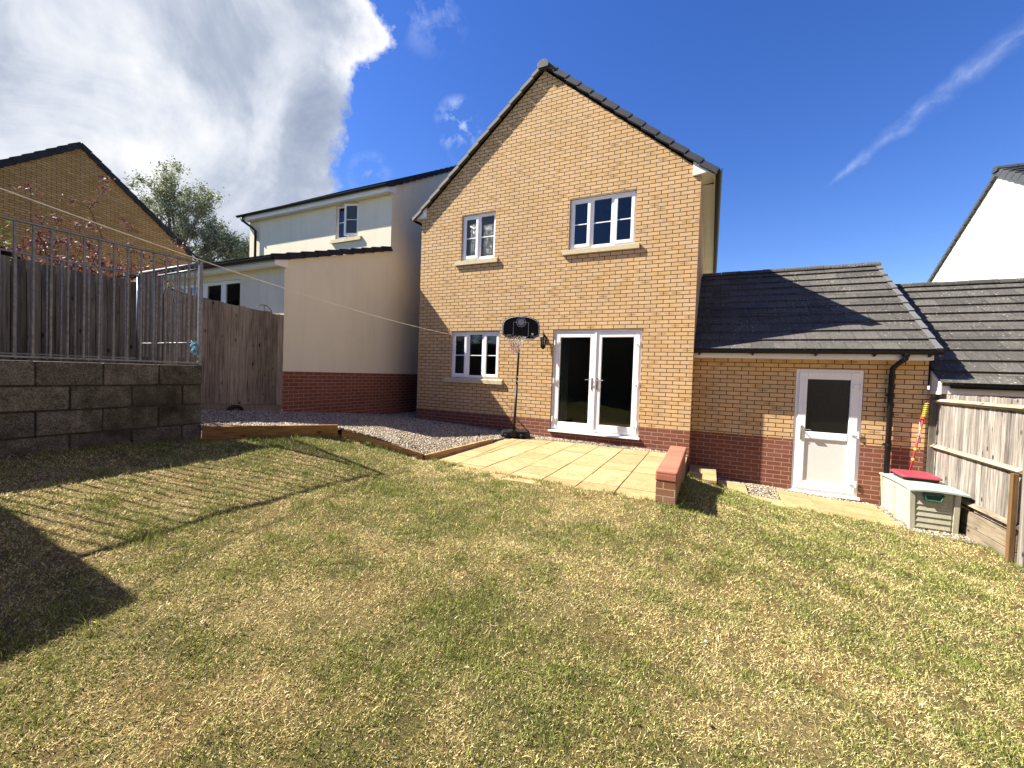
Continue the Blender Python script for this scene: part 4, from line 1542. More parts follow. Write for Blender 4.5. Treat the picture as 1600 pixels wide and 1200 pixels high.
g_ = MB(); gutter(g_, (-7.0, -.205, 5.53), (NX + .05, -.205, 5.53), .052); g_.build('gutter', m_gutter, nb)
g_ = MB(); gutter(g_, (-7.0, -3.10, 2.955), (NX + .05, -3.10, 2.955), .055); g_.build('gutter', m_gutter, nb)
d_ = MB(); d_.tube([(-6.78, -.20, 5.49), (-6.74, -.20, 5.36), (-6.45, -.10, 5.16), (-6.36, -.03, 5.06), (-6.36, -.03, 4.02)], .035, 8)
d_.build('downpipe', m_gutter, nb, smooth=True)
# upper window with one sash open
fr = MB(); x0, x1, z0, z1 = -2.99, -2.15, 4.46, 5.36; y0 = .10
fr.ring(x0, x1, z0, z1, .05, y0, y0 + .05)
fr.box(-2.60, -2.54, y0, y0 + .05, z0 + .05, z1 - .05)
nw = fr.build('window', m_upvc, nb, bevel=.003)
g = MB(); g.box(x0 + .05, -2.60, y0 + .02, y0 + .026, z0 + .05, z1 - .05); g.build('pane', m_glass, nw)
b = MB(); b.box(x0 + .05, -2.60, y0 + .008, y0 + .016, 4.90, 4.92); b.build('glazing_bar', m_upvc, nw)
sa = MB()
hx_, ang = -2.17, math.radians(18)
dxs, dys = -math.cos(ang), -math.sin(ang)
def sp(t, z, o=0): return (hx_ + dxs * t + dys * o, y0 + dys * t - dxs * o * -1, z)
wS = .42
for (t0, t1, za, zb_) in ((0, .055, z0 + .03, z1 - .03), (wS - .055, wS, z0 + .03, z1 - .03), (.055, wS - .055, z0 + .03, z0 + .085), (.055, wS - .055, z1 - .085, z1 - .03)):
    c = (Vector(sp((t0 + t1) / 2, (za + zb_) / 2)))
    sa.obox(c, Vector((dxs, dys, 0)) * (t1 - t0) / 2, Vector((-dys, dxs, 0)) * .025, Vector((0, 0, (zb_ - za) / 2)))
sa.obox(Vector(sp(wS / 2, 4.91)), Vector((dxs, dys, 0)) * (wS / 2 - .056), Vector((-dys, dxs, 0)) * .012, Vector((0, 0, .009)))
sa.build('open_sash', m_upvc, nw, bevel=.003)
sg_ = MB(); sg_.obox(Vector(sp(wS / 2, 4.91)), Vector((dxs, dys, 0)) * (wS / 2 - .056), Vector((-dys, dxs, 0)) * .004, Vector((0, 0, .36)))
sg_.build('pane', m_obsc, nw)
sill(nw, -3.12, -2.0, 4.335, 4.45, .04, .06)
bb = MB(); bb.box(-3.1, -2.05, .30, 2.0, 4.2, 5.5); bb.build('interior', m_floor, nb)
# extension glazing
fr = MB()
fr.ring(-5.15, -2.38, .95, 2.70, .07, -2.80, -2.74)
for mx in (-4.4, -3.72, -3.04):
    fr.box(mx - .075, mx + .075, -2.80, -2.74, 1.02, 2.63)
sd_ = fr.build('sliding_door', m_upvc, nb, bevel=.003)
for a, b_ in ((-5.08, -4.475), (-4.325, -3.795), (-3.645, -3.115), (-2.965, -2.45)):
    g = MB(); g.box(a, b_, -2.775, -2.769, 1.02, 2.63); g.build('pane', m_glass, sd_)
bb = MB()
bb.poly([(-6.5, -.2, .3), (-1.2, -.2, .3), (-1.2, -.2, 2.8), (-6.5, -.2, 2.8)]); bb.poly([(-6.5, -2.7, 2.8), (-1.2, -2.7, 2.8), (-1.2, -.2, 2.8), (-6.5, -.2, 2.8)])
bb.poly([(-6.5, -2.7, .9), (-1.2, -2.7, .9), (-1.2, -.2, .9), (-6.5, -.2, .9)])
bb.build('interior', m_floor, nb)

# ------------------------------------------------------------------ far brick house, left
FX = -13.0
fb = thing('brick_house', 'ochre brick gable of a distant house behind the railings, dark tiled verge', 'house', (-17, -1.8, -.5))
ay, az_ = -1.80, 8.10
SLb = .83
w = MB()
w.prism([(FX, ay - 4.2, -1), (FX, ay + 3.35, -1), (FX, ay + 3.35, az_ - 3.35 * SLb), (FX, ay, az_), (FX, ay - 4.2, az_ - 4.2 * SLb)], (-8, 0, 0))
w.build('wall', m_obrick, fb)
r_ = MB()
roof_slope(r_, FX - 8, FX + .02, (ay + 3.75, az_ + .1 - 3.75 * SLb), (ay, az_ + .1), 16)
roof_slope(r_, FX - 8, FX + .02, (ay - 4.6, az_ + .1 - 4.6 * SLb), (ay, az_ + .1), 18)
rr = r_.build('roof', m_tile_b, fb)
v_ = MB(); u5 = 1 / math.hypot(1, SLb)
verge_caps(v_, (FX + .02, ay + 3.8, az_ + .1 - 3.8 * SLb), (FX + .02, ay, az_ + .1), 15, (1, 0, 0), (0, SLb * u5, u5), face=.16, slant=.06)
verge_caps(v_, (FX + .02, ay - 4.6, az_ + .1 - 4.6 * SLb), (FX + .02, ay, az_ + .1), 18, (1, 0, 0), (0, -SLb * u5, u5), face=.16, slant=.06)
v_.build('verge', m_tile_b, rr)
e_ = MB(); e_.prism([(FX, ay + 3.35, az_ - 3.35 * SLb - .36), (FX, ay + 3.8, az_ - 3.8 * SLb - .02), (FX, ay + 3.35, az_ - 3.35 * SLb + .05)], (.06, 0, 0)); e_.build('eave_box', m_soffit, fb)
# small dark roof beyond the fence, far left
fs = thing('outbuilding', 'low dark roofed outbuilding behind the shrub at the left edge', 'outbuilding', (-5.2, -5.2, 0))
r_ = MB(); roof_slope(r_, -6.2, -4.2, (-5.25, 2.50), (-6.2, 3.12), 5); roof_slope(r_, -6.2, -4.2, (-7.3, 2.50), (-6.2, 3.12), 5); r_.build('roof', m_tile_b, fs)
r_ = MB(); r_.box(-6.1, -4.3, -7.2, -5.35, 0, 2.52); r_.build('wall', m_shed, fs)

# ------------------------------------------------------------------ block wall and railings
BXF = 1.15
bw = thing('block_wall', 'old stained concrete block retaining wall under the metal railings', 'wall', (BXF, -6.6, 0))
m_ = MB()
courses = [(.677, .892), (.452, .667), (.227, .442), (.002, .217), (-.223, -.008)]
for ci, (z0, z1) in enumerate(courses):
    y = -5.36
    first = .42 if ci % 2 == 0 else .20
    L = first
    while y > -8.6:
        y2 = y - L
        m_.cur = random.random()
        jx = random.uniform(-.006, .006)
        ja = [random.uniform(.002, .011) for _ in range(4)]
        m_.hexa([(BXF - .10, y2 + .004, z0), (BXF + jx, y2 + ja[0], z0 + ja[1] * .6), (BXF + jx, y - ja[2], z0 + ja[3] * .6), (BXF - .10, y - .004, z0)],
                [(BXF - .10, y2 + .004, z1), (BXF + jx, y2 + ja[2], z1 - ja[0] * .6), (BXF + jx, y - ja[1], z1 - ja[3] * .5), (BXF - .10, y - .004, z1)])
        y = y2 - .0; L = .45
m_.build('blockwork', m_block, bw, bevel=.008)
m_ = MB(); m_.box(BXF - .095, BXF - .012, -8.6, -5.368, -.3, .885); m_.build('mortar', m_mortar, bw)
te = MB(); te.box(-1.0, 1.05, -8.6, -5.42, -.3, .83)
tag(te.build('raised_path', m_mortar), kind='structure')

rl = thing('metal_railing', 'galvanised steel railing enclosure on top of the block wall', 'railing', (1.1, -5.4, .9))
RX = 1.12


def rbar(p, q, r=.0098, name='bar', n=8):
    m_ = MB(); m_.tube([p, q], r, n); return m_.build(name, m_galv, rl, smooth=False)


ys = [-5.50 - .108 * i for i in range(22)]
for y in ys:
    rbar((RX, y, .93), (RX, y, 2.075))
m_ = MB(); m_.box(RX - .02, RX + .02, -8.4, -5.40, 2.07, 2.085); m_.build('top_rail', m_galv, rl)
m_ = MB(); m_.box(RX - .02, RX + .02, -8.4, -5.40, .917, .932); m_.build('bottom_rail', m_galv, rl)
m_ = MB(); m_.box(RX - .018, RX + .018, -5.40, -5.364, .90, 2.085); m_.build('post', m_galv, rl, bevel=.003)
# return
for i in range(12):
    x = RX - .105 * (i + 1)
    if x > -.2:
        rbar((x, -5.385, .98), (x, -5.385, 2.04))
m_ = MB(); m_.tube([(RX - .02, -5.385, 2.068), (-.24, -5.385, 2.06)], .017, 10); m_.build('top_rail', m_galv, rl, smooth=True)
m_ = MB(); m_.tube([(RX - .02, -5.385, 2.008), (.16, -5.385, 1.995)], .012, 8); m_.build('top_rail', m_galv, rl, smooth=True)
m_ = MB(); m_.tube([(RX - .02, -5.385, 1.155), (-.24, -5.385, 1.15)], .011, 8); m_.build('bottom_rail', m_galv, rl, smooth=True)
m_ = MB(); m_.tube([(.16, -5.40, .85), (.16, -5.40, 2.05)], .018, 10); m_.build('post', m_galv, rl, smooth=True)
m_ = MB(); m_.tube([(-.26, -5.39, .85), (-.26, -5.39, 2.04)], .020, 10); m_.build('post', m_galv, rl, smooth=True)
# back run
m_ = MB(); m_.box(-.28, -.245, -8.2, -5.41, 2.03, 2.048); m_.build('top_rail', m_galv, rl)
for i in range(20):
    y = -5.52 - .115 * i
    rbar((-.262, y, .9), (-.262, y, 2.035))
m_ = MB(); m_.box(-.28, -.245, -8.2, -5.41, .95, .965); m_.build('bottom_rail', m_galv, rl)
# blue rope
m_ = MB()
c0 = Vector((1.09, -5.40, 1.10))
pth = []
for i in range(90):
    t = i / 89
    a = t * 6.28 * 7
    pth.append(c0 + Vector((.03 * math.cos(a) - .05 * abs(math.sin(t * 9)), .03 * math.sin(a), (t - .5) * .14 + .02 * math.sin(a * 1.7))))
m_.tube(pth, .004, 5)
tag(m_.build('rope', m_ropeb), 'pale blue twine knotted round the railing end post', 'rope')

# ------------------------------------------------------------------ fences


def board_fence(name, label, A, B, ztA, ztB, zbA, zbB, m, bw_=.118, back=-1, rough=.0):
    """vertical closeboard from A to B (xy)"""
    A, B = Vector(A), Vector(B)
    d = B - A; L = d.length; u = d.normalized(); nrm = Vector((u.y, -u.x))
    n = max(1, round(L / bw_))
    t = thing(name, label, 'fence', ((A.x + B.x) / 2, (A.y + B.y) / 2, min(zbA, zbB)))
    mb = MB()
    for i in range(n):
        f0, f1 = i / n, (i + 1) / n
        mb.cur = random.random()
        p = A + d * f0; q = A + d * f1 - u * .008
        off0 = nrm * (.000 + random.uniform(0, .003)); off1 = nrm * (.026 + random.uniform(-.004, .006))
        th = nrm * .012
        zt0 = ztA + (ztB - ztA) * f0 + random.uniform(-.018, .012); zt1 = zt0 + (ztB - ztA) / n
        zb0 = zbA + (zbB - zbA) * f0; zb1 = zbA + (zbB - zbA) * f1
        b4 = [(*(p + off0), zb0), (*(q - u * .006 + off1), zb1), (*(q - u * .006 + off1 - th), zb1), (*(p + off0 - th * .5), zb0)]
        t4 = [(b[0], b[1], zt0 if k in (0, 3) else zt1) for k, b in enumerate(b4)]
        mb.hexa(b4, t4)
    mb.build('board_panel', m, t, bevel=.0015)
    bk = MB(); o1 = -nrm * .045; o2 = -nrm * .055
    bk.hexa([(*(A + o1), zbA), (*(B + o1), zbB), (*(B + o2), zbB), (*(A + o2), zbA)], [(*(A + o1), ztA - .05), (*(B + o1), ztB - .05), (*(B + o2), ztB - .05), (*(A + o2), ztA - .05)])
    bk.build('gap_light_blocker', m_fence_d, t)  # added sheet that blocks light so the gaps between boards stay dark
    return t, u, nrm


fB, u_, n_ = board_fence('timber_fence', 'weathered vertical board fence panel beside the rendered house wall', (-1.0, -4.78), (-1.0, -2.84), 2.02, 1.905, .31, .17, m_fence)
g_ = MB(); g_.hexa([(-1.02, -4.78, .1), (-1.0, -4.78, .1), (-1.0, -2.84, .0), (-1.02, -2.84, .0)], [(-1.02, -4.78, .322), (-1.002, -4.78, .322), (-1.002, -2.84, .182), (-1.02, -2.84, .182)])
g_.build('gravel_board', m_fence, fB)
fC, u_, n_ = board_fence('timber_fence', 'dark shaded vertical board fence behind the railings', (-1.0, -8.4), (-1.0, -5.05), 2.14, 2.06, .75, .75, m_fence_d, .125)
fA, u_, n_ = board_fence('timber_fence', 'short taller board fence section behind the railing corner post', (-1.0, -5.05), (-1.0, -4.79), 2.19, 2.19, .3, .3, m_fence, .125)

gt = thing('added_gate', 'added dark timber gate keeping light out of the alley between the brick house and the rendered house', 'gate', (-.5, 2.6, -.3))  # added to block light so the alley stays dark
m_ = MB()
for k in range(8):
    m_.cur = random.random(); m_.box(-.99 + k * .122, -.99 + k * .122 + .118, 2.6, 2.62, -.22, 1.75)
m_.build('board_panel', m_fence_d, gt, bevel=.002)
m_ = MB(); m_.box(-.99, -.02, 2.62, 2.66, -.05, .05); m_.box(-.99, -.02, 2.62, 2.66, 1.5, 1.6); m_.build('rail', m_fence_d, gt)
# wire hoop and hump by the neighbouring fence
h_ = MB(); h_.tube([(-1.16, -3.13 + .16 * math.cos(a), 1.90 + .16 * math.sin(a)) for a in np.linspace(0, math.pi, 16)], .007, 6)
h_.tube([(-1.16, -3.13 + .012 * math.cos(a), 1.9 + .16 * math.sin(a)) for a in np.linspace(0.2, math.pi / 2, 4)], .005, 5)
tag(h_.build('wire_hoop', m_black), 'thin dark wire hoop showing above the fence by the rendered house', 'hoop')
h_ = MB(); h_.tube([(-.93, -3.75 + .11 * math.cos(a), .13 + .06 * math.sin(a)) for a in np.linspace(-.2, math.pi + .2, 12)], .03, 8)
tag(h_.build('hose_loop', m_black, smooth=True), 'black plastic hose loop on the gravel below the board fence', 'hose')

# right fence
rf = thing('timber_fence', 'silver grey featherboard fence with three rails beside the storage box', 'fence', (9.65, -.6, -1))
FXR = 9.60
mb = MB()
y = .62; i = 0
while y > -1.66:
    wv_ = .085 + random.uniform(-.01, .012)
    mb.cur = random.random()
    o0 = .030 + (i % 2) * .004
    mb.hexa([(FXR + o0, y - wv_ + .010, -.66), (FXR + o0 + .018, y - wv_ + .010, -.66), (FXR + o0 + .012, y, -.66), (FXR + o0 - .006, y, -.66)],
            [(FXR + o0, y - wv_ + .010, .84 + random.uniform(-.012, .012)), (FXR + o0 + .018, y - wv_ + .010, .84), (FXR + o0 + .012, y, .84), (FXR + o0 - .006, y, .84 + random.uniform(-.012, .012))])
    y -= wv_; i += 1
mb.build('board_panel', m_fence_r, rf, bevel=.0015)
bk = MB(); bk.box(FXR + .056, FXR + .066, -1.66, .62, -.66, .80); bk.build('gap_light_blocker', m_fence_d, rf)  # added sheet keeping light out of the board gaps
for zz in (.70, .0, -.62):
    r_ = MB(); r_.cur = random.random()
    r_.prism([(FXR + .022, .55, zz), (FXR - .035, .55, zz + .035), (FXR + .022, .55, zz + .075)], (0, -2.17, 0))
    r_.build('rail', m_rail, rf, bevel=.003)
for z0, z1 in ((-1.06, -.865), (-.855, -.668)):
    r_ = MB(); r_.cur = random.random()
    r_.box(FXR - .008, FXR + .018, -1.62, .55, z0, z1)
    r_.build('gravel_board', m_rail, rf, bevel=.002)
p_ = MB(); p_.cur = .3; p_.box(FXR - .01, FXR + .09, -1.75, -1.655, -1.2, .93); p_.build('post', m_fence_r, rf, bevel=.004)
p_ = MB(); p_.cur = .8; p_.box(FXR - .055, FXR + .03, .40, .50, -1.1, .80); p_.build('post', m_fence_d, rf, bevel=.004)
sp_ = MB(); sp_.cur = .2; sp_.box(FXR - .06, FXR - .012, -1.62, -1.56, -1.1, .01)
tag(sp_.build('support_post', m_post_b, bevel=.003), 'short brown timber post standing against the grey fence end post', 'post')

# ------------------------------------------------------------------ low brick wall
lw = thing('garden_wall', 'low red brick wall with a brick coping at the edge of the patio', 'wall', (6.1, -2.6, -.6))
m_ = MB(); m_.box(6.0, 6.20, -3.555, -1.70, -.85, -.145)
m_.build('brickwork', m_rbrick_low, lw, bevel=.004)


def f_cop(N):
    o = N.uv.outputs['UV']
    bt = N.n('ShaderNodeTexBrick', offset=0.0, ins={'Vector': o, 'Color1': (.27, .080, .046, 1), 'Color2': (.37, .125, .072, 1), 'Mortar': (.40, .20, .13, 1), 'Scale': 1.0,
             'Mortar Size': .004, 'Mortar Smooth': .2, 'Brick Width': 5.0, 'Row Height': .075})
    fine = N.noise(o, 60, 4, .7)
    setc(N, N.mix(1.0, bt.outputs[0], N.ramp(fine, [(.3, .8), (.7, 1.2)]), 'MULTIPLY'), .85, N.math('SUBTRACT', N.math('MULTIPLY', fine, .3), bt.outputs[1]), .4, .004)
m_cop = mat('red_coping_brick', f_cop)
m_ = MB(); m_.box(5.992, 6.208, -3.563, -1.695, -.145, -.040)
m_.build('coping', m_cop, lw, bevel=.014)

# ------------------------------------------------------------------ basketball hoop
hx, hy, hz0 = 2.96, -.60, -.355
bh = thing('basketball_hoop', 'portable basketball hoop with a black backboard standing by the house wall', 'basketball hoop', (hx, hy, hz0))
rd = Vector((.90, .43, 0)).normalized(); fd = Vector((.36, -.933, 0)).normalized()   # board right, board facing
ctr = Vector((hx, hy, 0))


def P3(a, f, z):
    q = ctr + rd * a + fd * f
    return (q.x, q.y, z)


m_ = MB()
prof = [(-.26, .10), (-.30, -.02), (-.30, -.22), (-.20, -.36), (.20, -.36), (.32, -.22), (.32, -.02), (.24, .10)]
b0 = [Vector(P3(a, f, hz0 + .02)) for a, f in prof]
t0 = [Vector(P3(a * .9, f * .9 - .01, hz0 + .125)) for a, f in prof]
n = len(prof)
m_._add(b0 + t0, [tuple(range(n))[::-1], tuple(range(n, 2 * n))] + [(i, (i + 1) % n, n + (i + 1) % n, n + i) for i in range(n)])
base = m_.build('base', m_black, bh, bevel=.02)
for a in (-.17, .14):
    m_ = MB(); m_.tube([P3(a - .025, .125, hz0 + .045), P3(a + .025, .125, hz0 + .045)], .045, 16); m_.build('wheel', m_black, bh, bevel=.006)
m_ = MB(); m_.box(0, 0, 0, 0, 0, 0) if False else None
m_ = MB(); m_.obox(P3(-.01, .08, hz0 + .09), rd * .05, fd * .05, Vector((0, 0, .06))); m_.build('pole_socket', m_black, bh, bevel=.006)
top = Vector(P3(.035, .03, 1.74))
bot = Vector(P3(-.01, .08, hz0 + .05))
m_ = MB(); m_.tube([bot, bot.lerp(top, .5)], .025, 14); m_.tube([bot.lerp(top, .5), top], .021, 14); m_.build('pole', m_black, bh, smooth=True)
m_ = MB()
for f in (.53, .575):
    q = bot.lerp(top, f); m_.tube([q - Vector((0, 0, .012)), q + Vector((0, 0, .012))], .028, 12)
m_.build('pole_collar', m_chrome, bh)
q = bot.lerp(top, .18)
for a, f in ((-.20, -.10), (.27, -.10)):
    m_ = MB(); m_.tube([q, Vector(P3(a, f, hz0 + .11))], .008, 8); m_.build('brace', m_black, bh)
# backboard
W2, Hb = .375, .46
bc = Vector(P3(.055, .06, 1.625))
def BP(a, z, f=0): return bc + rd * a + Vector((0, 0, z)) + fd * f
out = [(-W2 * .68, 0), (-W2, .085), (-W2, .27)]
for k in range(1, 12):
    t = math.pi * (1 - k / 12)
    out.append((W2 * math.cos(t) * .985, .27 + (Hb - .27) * math.sin(t) ** .85))
out += [(W2, .27), (W2, .085), (W2 * .68, 0)]
m_ = MB(); m_.prism([tuple(BP(a, z, 0)) for a, z in out], tuple(-fd * .025)); bb_ = m_.build('backboard', m_board, bh, bevel=.004)
def lines(path, r, name, closed=True, mt=None):
    m_ = MB(); m_.tube([BP(a, z, .002) for a, z in path], r, 5, closed=closed); return m_.build(name, mt or m_line, bb_)
lines([(a * .95, .23 + (z - .23) * .93) for a, z in out], .0042, 'border_line')
lines([(-.15, .065), (-.15, .33), (.15, .33), (.15, .065), (.10, .02), (-.10, .02)], .003, 'target_square')
lines([(-.06, .01), (-.055, .055), (.055, .055), (.06, .01)], .003, 'target_square', closed=False)
lines([(.092 * math.cos(t), .335 + .092 * math.sin(t)) for t in np.linspace(0, 6.283, 29)[:-1]], .003, 'ball_emblem')
m_ = MB(); m_.prism([tuple(BP(.066 * math.cos(t), .335 + .066 * math.sin(t), .003)) for t in np.linspace(0, 6.283, 25)[:-1]], tuple(-fd * .003)); m_.build('ball_emblem', plain('emblem_grey', (.33, .35, .40), .5), bb_)
m_ = MB()
for k in range(-2, 3):
    w_ = math.sqrt(max(.0001, .066 ** 2 - (k * .024) ** 2))
    m_.tube([BP(k * .024 * .7 - w_ * .7, .335 + k * .024 * .7 + w_ * .7 * 1.0, .004), BP(k * .024 * .7 + w_ * .7, .335 + k * .024 * .7 - w_ * .7, .004)], .003, 4)
m_.build('ball_emblem', m_board, bb_)
m_ = MB()
m_.prism([tuple(BP(.235 + a, .105 + z, .003)) for a, z in ((0, -.022), (.024, .002), (.022, .018), (.008, .02), (0, .012), (-.008, .02), (-.022, .018), (-.024, .002))], tuple(-fd * .003))
m_.build('maker_mark', m_line, bb_)
m_ = MB(); m_.tube([BP(.195, .068, .002), BP(.275, .068, .002)], .0035, 4); m_.build('maker_mark', m_line, bb_)
# rim and net
rc = bc + Vector((0, 0, .03)) + fd * .25 - rd * .075
m_ = MB(); RR = .20
m_.tube([rc + rd * RR * math.cos(t) + fd * RR * math.sin(t) for t in np.linspace(0, 6.283, 33)[:-1]], .008, 8, closed=True)
m_.obox(bc + Vector((0, 0, .02)) + fd * .025 - rd * .03, rd * .05, fd * .03, Vector((0, 0, .03)))
m_.build('rim', m_board, bh, smooth=False)


def f_net(N):
    o = N.uv.outputs['Object']
    sx = N.n('ShaderNodeSeparateXYZ', ins={0: o})
    t = N.math('MULTIPLY', N.math('SUBTRACT', sx.outputs[2], 1.35 + .6), 3.0, clamp=True)
    nz = N.noise(o, 38, 2)
    low = N.ramp(nz, [(.0, (.36, .07, .06)), (.5, (.42, .40, .38)), (.6, (.12, .16, .36))], 'CONSTANT')
    z = N.math('MULTIPLY', N.math('SUBTRACT', sx.outputs[2], 1.83), 14.0, clamp=True)
    setc(N, N.mix(z, low, (.42, .40, .34)), .8)
m_net = mat('net_cord', f_net)
m_ = MB()
nn = 12; lv = 7
def NP(k, j):
    r_ = [.195, .165, .13, .105, .088, .078, .085][j]
    z_ = [0, -.055, -.12, -.18, -.23, -.28, -.33][j]
    a = (k + (j % 2) * .5) / nn * 6.283
    return rc + rd * r_ * math.cos(a) + fd * r_ * math.sin(a) + Vector((0, 0, z_)) + rd * .01 * math.sin(k * 2.3 + j)
for j in range(lv - 1):
    for k in range(nn):
        a = NP(k, j)
        m_.tube([a, NP(k, j + 1)], .0036, 4, cap=False)
        m_.tube([a, NP(k - 1 if j % 2 == 0 else k + 1, j + 1)], .0042, 4, cap=False)
m_.build('net', m_net, bh)

# ------------------------------------------------------------------ storage box
sx0, sx1, sy0, sy1, sz0, sz1 = 9.00, 9.50, -.70, .37, -.995, -.475
sb = thing('storage_box', 'cream plastic garden storage box with a pale green lid', 'storage box', ((sx0 + sx1) / 2, (sy0 + sy1) / 2, sz0))
m_ = MB()
tpx = .03
m_.hexa([(sx0 + tpx, sy0 + tpx, sz0), (sx1 - tpx * 0.2, sy0 + tpx, sz0), (sx1 - tpx * .2, sy1 - tpx, sz0), (sx0 + tpx, sy1 - tpx, sz0)],
        [(sx0 + .012, sy0 + .012, sz1), (sx1 - .012, sy0 + .012, sz1), (sx1 - .012, sy1 - .012, sz1), (sx0 + .012, sy1 - .012, sz1)])
body = m_.build('body', m_box, sb)
# shiplap ridges
m_ = MB()
nr = 6
for k in range(nr):
    za, zb_ = sz0 + .03 + (sz1 - sz0 - .05) * k / nr, sz0 + .03 + (sz1 - sz0 - .05) * (k + 1) / nr - .006
    def off(z): return tpx - (tpx - .012) * (z - sz0) / (sz1 - sz0)
    ya, yb_ = sy0 + off(za), sy0 + off(zb_)
    xa, xb_ = sx0 + off(za), sx0 + off(zb_)
    m_.prism([(sx0 + .07, ya + .002, za), (sx0 + .07, ya - .014, za), (sx0 + .07, yb_ - .002, zb_), (sx0 + .07, yb_ + .004, zb_)], (sx1 - sx0 - .14, 0, 0))
    for y0_, y1_ in ((sy0 + .07, (sy0 + sy1) / 2 - .03), ((sy0 + sy1) / 2 + .03, sy1 - .07)):
        m_.prism([(xa + .002, y0_, za), (xa - .014, y0_, za), (xb_ - .002, y0_, zb_), (xb_ + .004, y0_, zb_)], (0, y1_ - y0_, 0))
m_.build('shiplap_panel', m_box, sb, bevel=.002)
m_ = MB()
def corner(x, y, wx, wy):
    o_ = off(sz0); 
    bx = x + (tpx if x < 9.2 else -tpx * .2); tx = x + (.006 if x < 9.2 else -.006)
    by = y + (tpx if y < 0 else -tpx); ty = y + (.006 if y < 0 else -.006)
    m_.hexa([(min(bx, bx + wx), min(by, by + wy), sz0 - .002), (max(bx, bx + wx), min(by, by + wy), sz0 - .002), (max(bx, bx + wx), max(by, by + wy), sz0 - .002), (min(bx, bx + wx), max(by, by + wy), sz0 - .002)],
            [(min(tx, tx + wx), min(ty, ty + wy), sz1), (max(tx, tx + wx), min(ty, ty + wy), sz1), (max(tx, tx + wx), max(ty, ty + wy), sz1), (min(tx, tx + wx), max(ty, ty + wy), sz1)])
corner(sx0 - .014, sy0 - .014, .06, .06); corner(sx1 + .014, sy0 - .014, -.06, .06); corner(sx0 - .014, sy1 + .014, .06, -.06); corner(sx1 + .014, sy1 + .014, -.06, -.06)
m_.build('corner_trim', m_box, sb, bevel=.004)
# lid: slightly warped sheet
m_ = MB()
NXl, NYl = 8, 14
def lz(u, v):
    s_ = .012 * math.sin(v * 3.14) * (1 - u) + .02 * (1 - abs(2 * u - 1) ** 2) - .012 * v * (1 - u)
    return sz1 + .012 + s_ + .012 * max(0, .15 - v) / .15 * -1
for layer, dz in ((0, .022), (1, 0)):
    for j in range(NYl + 1):
        for i in range(NXl + 1):
            u, v = i / NXl, j / NYl
            m_.v.append((sx0 - .02 + (sx1 - sx0 + .10) * u, sy0 - .055 + (sy1 - sy0 + .08) * v, lz(u, v) + dz))
nb_ = (NXl + 1) * (NYl + 1)
for j in range(NYl):
    for i in range(NXl):
        a = j * (NXl + 1) + i
        m_.f.append((a, a + 1, a + NXl + 2, a + NXl + 1)); m_.r.append(.5)
        m_.f.append((nb_ + a, nb_ + a + NXl + 1, nb_ + a + NXl + 2, nb_ + a + 1)); m_.r.append(.5)
for i in range(NXl):
    m_.f.append((i, nb_ + i, nb_ + i + 1, i + 1)); m_.r.append(.5)
    a = NYl * (NXl + 1) + i
    m_.f.append((a + 1, nb_ + a + 1, nb_ + a, a)); m_.r.append(.5)
for j in range(NYl):
    a = j * (NXl + 1)
    m_.f.append((a + NXl + 1, nb_ + a + NXl + 1, nb_ + a, a)); m_.r.append(.5)
    a += NXl
    m_.f.append((a, nb_ + a, nb_ + a + NXl + 1, a + NXl + 1)); m_.r.append(.5)
m_.build('lid', m_lid, sb)
m_ = MB()
hxc = (sx0 + sx1) / 2 - .01
hyf = sy0 - .012
m_.prism([(hxc - .115, hyf, sz1 - .015), (hxc + .105, hyf, sz1 - .015), (hxc + .075, hyf, sz1 - .115), (hxc - .085, hyf, sz1 - .115)], (0, .03, 0))
hd = m_.build('handle', m_green, sb, bevel=.006)
m_ = MB(); m_.prism([(hxc - .085, hyf - .002, sz1 - .040), (hxc + .075, hyf - .002, sz1 - .040), (hxc + .055, hyf - .002, sz1 - .088), (hxc - .065, hyf - .002, sz1 - .088)], (0, .006, 0))
m_.build('handle_recess', plain('recess_shade_green', (.008, .03, .022), .5), hd)  # flat darker plate, not cut in: recess shade put into its colour
m_ = MB(); m_.tube([(hxc - .105, hyf - .012, sz1 - .022), (hxc - .075, hyf - .016, sz1 - .105), (hxc + .065, hyf - .016, sz1 - .105), (hxc + .095, hyf - .012, sz1 - .022)], .010, 8)
m_.build('handle_grip', m_green, hd)

# red lidded tray on the box
rt_ = thing('plastic_base', 'square red and black plastic game base lying on the storage box lid', 'game base', (9.25, -.08, -.43))
zt0_ = -.425
m_ = MB()
def ringp(cx, cy, w, d, z, r=.05, n=5, tilt=0.0):
    pts = []
    for qx, qy, a0 in ((1, 1, 0), (-1, 1, 90), (-1, -1, 180), (1, -1, 270)):
        for k in range(n):
            a = math.radians(a0 + 90 * k / (n - 1))
            x = cx + qx * (w - r) + r * math.cos(a); y = cy + qy * (d - r) + r * math.sin(a)
            pts.append((x, y, z + tilt * (y - cy)))
    return pts
def stack(m_, rings):
    n = len(rings[0]); vs = sum(rings, []); fs = [tuple(range(n))[::-1], tuple(range((len(rings) - 1) * n, len(rings) * n))]
    for j in range(len(rings) - 1):
        for i in range(n):
            fs.append((j * n + i, j * n + (i + 1) % n, (j + 1) * n + (i + 1) % n, (j + 1) * n + i))
    m_._add(vs, fs)
cxr, cyr = 9.275, -.02
stack(m_, [ringp(cxr, cyr, .19, .22, zt0_ - .004), ringp(cxr, cyr, .205, .235, zt0_ + .052)])
m_.build('lower_shell', m_black, rt_, bevel=.003)
m_ = MB()
stack(m_, [ringp(cxr, cyr, .222, .252, zt0_ + .050), ringp(cxr, cyr, .222, .252, zt0_ + .068), ringp(cxr, cyr, .20, .23, zt0_ + .086), ringp(cxr, cyr, .16, .19, zt0_ + .084)])
